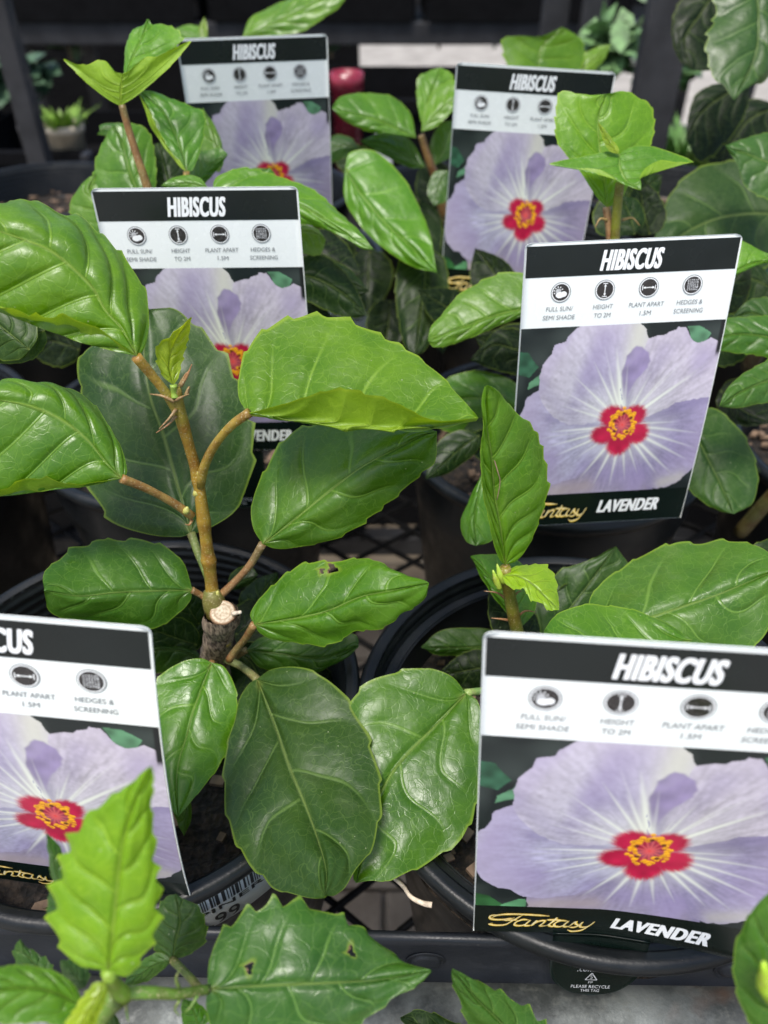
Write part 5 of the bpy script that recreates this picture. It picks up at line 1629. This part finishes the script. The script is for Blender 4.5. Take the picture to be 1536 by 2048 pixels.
leaf(Bp, [(400, 2060), (385, 2020), (365, 1998)], [(370, 2060), (362, 2020)], [(420, 2035), (395, 2005)], (.24, .24), (.002, .002), (0.06, .2, .02), (5, .10), .5, nu=40, nv=12)
leaf(Bp, [(210, 2080), (225, 2045), (222, 2020)], [(190, 2075), (200, 2040)], [(240, 2070), (238, 2040)], (.23, .23), (.002, .002), (0.05, .13, .05), (5, .10), .5, nu=40, nv=12)
for a, b, c in [((358, 1975, .217), (352, 1958, .215), (360, 1938, .215)), ((360, 2000, .217), (350, 2018, .216), (358, 2032, .216)), ((395, 1992, .219), (380, 2015, .217), (368, 2026, .217)), ((252, 2010, .21), (254, 2028, .209), (257, 2045, .209))]:
    stipule(Bp, a, b, c, .00035, (.14, .24, .05))
Kp = thing('hibiscus_plant', (.07, .03, LS), "toothed hibiscus shoot poking up at the bottom centre in front of the tube", 'plant', 'toothed hibiscus plants in front of the bench')
v, f = tube([(.07, .03, LS - .004), (.068, .04, LS + .09), P(1105, 2140, .26)], [.0045, .004, .002], 12, 30)
mk('lower_stem', v, f, M_STEM, Kp, color=(.12, .18, .03))
leaf(Kp, [(1105, 2140), (1050, 2090), (1000, 2045), (950, 1995), (904, 1938)], [(1040, 2120), (985, 2090), (935, 2050), (920, 2010), (905, 1970)], [(1120, 2100), (1100, 2060), (1060, 2015), (1010, 1985), (965, 1966), (930, 1950)], (.262, .25), (.004, .006), (0.050, .150, .024), (7, .15), .8, nu=110)
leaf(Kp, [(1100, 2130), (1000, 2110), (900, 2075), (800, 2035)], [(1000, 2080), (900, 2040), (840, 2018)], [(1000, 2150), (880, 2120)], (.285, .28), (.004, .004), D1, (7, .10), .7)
Lp = thing('hibiscus_plant', (.22, .05, LS), "close soft-focus hibiscus leaf at the bottom right corner with its plant", 'plant', 'toothed hibiscus plants in front of the bench')
v, f = tube([(.22, .05, LS - .004), (.21, .055, LS + .12), P(1600, 2120, .215)], [.0045, .004, .002], 12, 30)
mk('lower_stem', v, f, M_STEM, Lp, color=(.12, .18, .03))
leaf(Lp, [(1600, 2110), (1560, 2010), (1545, 1900), (1552, 1775)], [(1535, 2080), (1490, 2030), (1470, 1970), (1466, 1915), (1478, 1868), (1502, 1822), (1530, 1792)], [(1650, 2020), (1640, 1900), (1600, 1800)], (.205, .192), (.006, .006), (0.060, .175, .035), (8, .05), 1.2)
v, f = tube([P(1545, 1995, .197), P(1534, 1960, .190), P(1528, 1925, .186)], [.0022, .0030, .0006], 10, 12)
mk('bud', v, f, M_STEM, Lp, color=(.32, .50, .03))

# ------------------------------------------------------------ twig caught in the mesh
tw = mk('dry_twig', *tube([P(776, 1745, .345), P(806, 1772, .340), P(822, 1794, .336), P(845, 1806, .334), P(864, 1810, .333)], [.0011, .0009, .0013], 10, 30), M_TWIG)
tw['label'] = "pale dry twig with a bent end hanging between the two front pots"
tw['category'] = 'twig'
hr = mk('dry_thread', *tube([P(975, 865, .300), P(984, 905, .305), P(996, 945, .308), P(1000, 965, .310), P(994, 1000, .314)], [.00025, .0003, .0002], 6, 30), M_THREAD)
hr['label'] = "thin dry thread lying on the tall upright leaf"
hr['category'] = 'thread'

# ------------------------------------------------------------ background: racks, pots, blurred greenery
def ray_y(x, y, Y):
    d = FW + RT * ((x - 768) / FPX) + DN * ((y - 1024) / FPX)
    return O + d * (Y / d[1])

def rack(name, label, Y, ztop, xs, depth, extra=()):
    t = thing(name, (0, Y, 0), label, 'rack', 'dark steel plant racks behind the bench')
    v, f = box(((xs[0] + xs[-1]) / 2, Y, ztop), (xs[-1] - xs[0] + .1, .045, .05))
    bevel(mk('front_beam', v, f, M_STEEL, t, smooth=False), .004)
    v, f = box(((xs[0] + xs[-1]) / 2, Y + depth, ztop), (xs[-1] - xs[0] + .1, .045, .05))
    bevel(mk('back_beam', v, f, M_STEEL, t, smooth=False), .004)
    n = 9
    for k in range(n):
        yy = Y + depth * (k + .6) / n
        v, f = box(((xs[0] + xs[-1]) / 2, yy, ztop - .004), (xs[-1] - xs[0], .05, .012))
        mk('shelf_slat', v, f, M_BLACK, t, smooth=False)
    for x in xs:
        for yy in (Y + .045, Y + depth - .045):
            v, f = box((x, yy, (ztop - .026) / 2), (.045, .04, ztop - .026))
            bevel(mk('post', v, f, M_STEEL, t, smooth=False), .003)
    return t

r1 = rack('steel_rack', "low dark steel rack just behind the back row of pots", 1.42, .885, [-1.3, -.62, .62, 1.5], .5)
r2 = rack('steel_rack', "taller dark steel rack farther back, its beam crossing the top of the photo", 2.30, 1.045, [-1.9, -.95, .98, 2.1], .6)
# uprights that pass through the picture
for (x, y0, y1, Y, lab) in ((62, 130, 372, 1.30, "dark steel upright at the upper left"), (1318, -40, 300, 1.24, "broad grey steel upright behind the cupped lime leaf"), (1188, -60, 110, 1.7, "thin dark upright near the top, left of the broad one"), (1110, -60, 110, 1.75, "thin dark upright near the top above the far right tag"), (165, 180, 372, 1.36, "thin steel strut slanting at the upper left")):
    p = ray_y(x, (y0 + y1) / 2, Y)
    wd = {62: .032, 1318: .062, 1188: .045, 1110: .05, 165: .015}[x]
    top = 1.95 if x != 165 else 1.0
    v, f = box((p[0], Y, top / 2), (wd, .03, top), 0)
    o = mk('steel_upright', v, f, M_STEEL, smooth=False)
    bevel(o, .004)
    o['label'] = lab
    o['category'] = 'upright'
# black crates with pots standing on the far rack
rsb = random.Random(9)
def crate(x, y, z, sx, sy, sz, lab, grp='black nursery crates on the racks'):
    t = thing('nursery_crate', (x, y, z), lab, 'crate', grp)
    th = .006
    ps = [box((x, y - sy / 2, z + sz / 2), (sx, th, sz)), box((x, y + sy / 2, z + sz / 2), (sx, th, sz)),
          box((x - sx / 2 - th, y, z + sz / 2), (th, sy - .012, sz)), box((x + sx / 2 + th, y, z + sz / 2), (th, sy - .012, sz)), box((x, y, z + .004), (sx - .01, sy - .012, .006))]
    for nm, p in zip(['front_wall', 'back_wall', 'side_wall', 'side_wall', 'floor_panel'], ps):
        mk(nm, p[0], p[1], M_BLACK, t, smooth=False)
    v, f = box((x, y - sy / 2 - .007, z + sz - .012), (sx + .03, .008, .022))
    mk('crate_rim', v, f, M_BLACK, t, smooth=False)
    return t
for k, (x, lab) in enumerate(((-1.25, "black crate on the far rack, at the top left corner"), (-.72, "black crate on the far rack, second from the left"), (-.18, "black crate on the far rack above the far left tag"), (.36, "black crate on the far rack behind the two far tags"))):
    c = crate(x, 2.44, 1.072, .50, .34, .20, lab)
    if k in (1, 3):
        v, f = box((x + (-.05 if k == 1 else .0), 2.44 - .17 - .011, 1.072 + .125), (.16, .002, .04))
        mk('label_strip', v, f, M_WHITE, c, smooth=False)
for k, (x, y, s, lab) in enumerate(((-1.0, 1.75, .42, "black box added as shade under the near rack at the left"), (-.45, 1.75, .46, "black box added as shade under the near rack, left of the middle"), (.10, 1.75, .46, "black box added as shade under the near rack at the middle"), (.95, 1.72, .42, "black box added as shade under the near rack at the right"))):  # black boxes added to stand in for the shade under the racks
    crate(x, y, 0.001, .52, .4, .62, lab, 'tall black boxes added as shade under the racks')
for k, (x, y, sx, h_, lab) in enumerate(((-1.05, 1.62, .50, .07, "shallow black box added as shade on the near rack at the far left"), (-.52, 1.62, .50, .07, "shallow black box added as shade on the near rack, left of the far tags"), (.10, 1.66, .42, .145, "shallow black crate on the near rack beside the maroon pot"))):  # the left ones are added to fill the gap with dark shade
    crate(x, y, .905, sx, .30, h_, lab)
# black sheet added in place of the deep shade behind the racks
scr = mk('dark_backing', *box((-1.3, 3.6, .62), (2.4, .02, 1.24)), M_BLACK, smooth=False)
scr['label'] = "added black sheet standing in for the deep shade behind the racks"
scr['category'] = 'dark sheet'
# pale things seen between the beams
def lathe_thing(name, c, prof, mat, label, cat, part='vessel'):
    t = thing(name, c, label, cat)
    v, f = lathe(prof, c, 48)
    mk(part, v, f, mat, t)
    return t
def grass(parent, c, n, h, sp, col, seed):
    rs = random.Random(seed)
    parts = []
    for k in range(n):
        a = rs.random() * 6.283
        r = sp * .4 * rs.random()
        b = np.array([c[0] + r * math.cos(a), c[1] + r * math.sin(a), c[2]])
        tip = b + np.array([math.cos(a) * sp * rs.uniform(.3, 1.2), math.sin(a) * sp * rs.uniform(.3, 1.2), h * rs.uniform(.6, 1.1)])
        m_ = (b + tip) / 2 + np.array([0, 0, h * .2])
        w_ = .004
        px_ = np.array([-math.sin(a), math.cos(a), 0]) * w_
        V = np.array([b - px_, b + px_, m_ - px_, m_ + px_, tip])
        parts.append((V, [(0, 1, 3, 2), (2, 3, 4)]))
    V, F = join(parts)
    g = mk('grass_blades', V, F, simple('blade_%d' % seed, col, .45, .35, 60), parent, stuff=True)
potprof = lambda R_, H_: [(0, 0), (R_ * .78, 0), (R_ * .96, H_ * .86), (R_ * 1.04, H_ * .86), (R_ * 1.05, H_), (R_ * .96, H_), (R_ * .9, H_ * .8), (0, H_ * .78)]
stand = rack('steel_rack', "small dark rack holding the tan pots at the upper right", 1.30, .80, [.42, 1.35], .34)
for (x, y, Y, rr, hh, mt, lab, gh, gc) in ((1235, 190, 1.40, .060, .11, M_TAN, "tan pot with fine grassy leaves, left of the grey upright", .12, (.10, .20, .04)), (1395, 205, 1.38, .075, .16, M_TAN, "larger tan pot right of the grey upright", .08, (.12, .25, .05))):
    p = ray_y(x, y, Y)
    t = lathe_thing('ceramic_pot', (p[0], p[1], .828), potprof(rr, hh), mt, lab, 'pot')
    grass(t, (p[0], p[1], .828 + hh * .8), 160, gh, rr * 1.1, gc, int(x))
p = ray_y(694, 190, 1.45)
t = lathe_thing('maroon_pot', (p[0], p[1], .912), potprof(.027, .19), M_MAROON, "slim glossy maroon pot right of the far left tag", 'pot')
p = ray_y(768, 190, 1.45)
v, f = box((p[0], 1.47, .965), (.028, .006, .11))
o = mk('white_marker', v, f, M_WHITE, smooth=False)
bevel(o, .001)
o['label'] = "blurred white plant marker standing beside the maroon pot"
o['category'] = 'marker'
p = ray_y(105, 165, 1.50)
t = lathe_thing('ceramic_pot', (p[0], p[1], .912), potprof(.034, .10), simple('cream_ceramic', (.52, .44, .32), .5, .2, 30), "slim cream pot behind the upper left upright", 'pot')
grass(t, (p[0], p[1], .99), 60, .05, .05, (.16, .28, .03), 77)
# blurred shrubs on and under the racks
def shrub(c, r, n, col, label, seed, leafsize=.03):
    t = thing('background_plant', (c[0], c[1], c[2] - r), label, 'plant', 'blurred plants on the far racks')
    rs = random.Random(seed)
    parts = []
    for k in range(n):
        d = np.array([rs.gauss(0, 1), rs.gauss(0, 1), rs.gauss(0, 1)])
        d /= np.linalg.norm(d)
        q = np.array(c) + d * r * rs.uniform(.3, 1.0) * np.array([1.2, 1, .8])
        e1_ = np.array([rs.gauss(0, 1), rs.gauss(0, 1), rs.gauss(0, .5)])
        e1_ /= np.linalg.norm(e1_)
        e2_ = np.cross(e1_, [rs.gauss(0, .4), rs.gauss(0, .4), 1])
        e2_ /= np.linalg.norm(e2_)
        s = leafsize * rs.uniform(.6, 1.3)
        V = np.array([q - e1_ * s, q + e2_ * s * .45 - e1_ * s * .3, q + e2_ * s * .4 + e1_ * s * .4, q + e1_ * s, q - e2_ * s * .4 + e1_ * s * .4, q - e2_ * s * .45 - e1_ * s * .3])
        parts.append((V, [(0, 1, 2, 3, 4, 5)]))
    V, F = join(parts)
    mk('foliage', V, F, simple('foliage_%d' % seed, col, .5, .45, 40), t, stuff=True)
    v, f = tube([(c[0], c[1], c[2] - r), tuple(c)], [.005, .003], 8, 6)
    mk('trunk', v, f, M_STEM, t, color=(.1, .08, .04))
    return t
for k, (x, y, Y, r, n, col, lab) in enumerate((
    (1050, 20, 2.8, .12, 160, (.08, .14, .07), "blurred dull plant at the top above the far right tag"),
    (1340, 130, 1.6, .05, 100, (.10, .20, .06), "blurred low plant just right of the broad upright"),
    (880, 40, 2.9, .08, 100, (.10, .15, .10), "blurred grey-green plant above the beam near the top centre"),
    (20, 150, 1.75, .07, 120, (.05, .10, .05), "blurred green shrub at the far left, under the beam"),
    (130, 62, 2.4, .07, 60, (.10, .16, .08), "blurred small plant above the left end of the beam"),
    (660, 48, 2.45, .08, 90, (.12, .22, .14), "blurred pale plant above the beam, right of the far left tag"),
    (1150, 25, 2.9, .16, 200, (.16, .24, .12), "blurred light plant at the top between the thin uprights"),
    (1250, 30, 3.0, .18, 200, (.12, .20, .10), "blurred light plant at the top left of the broad upright"),
    (1215, 100, 1.55, .06, 120, (.12, .22, .08), "blurred pale shrub behind the grassy tan pot"),
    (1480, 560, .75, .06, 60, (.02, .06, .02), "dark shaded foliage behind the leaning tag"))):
    p = ray_y(x, y, Y)
    shrub(p, r, n, col, lab, 300 + k)
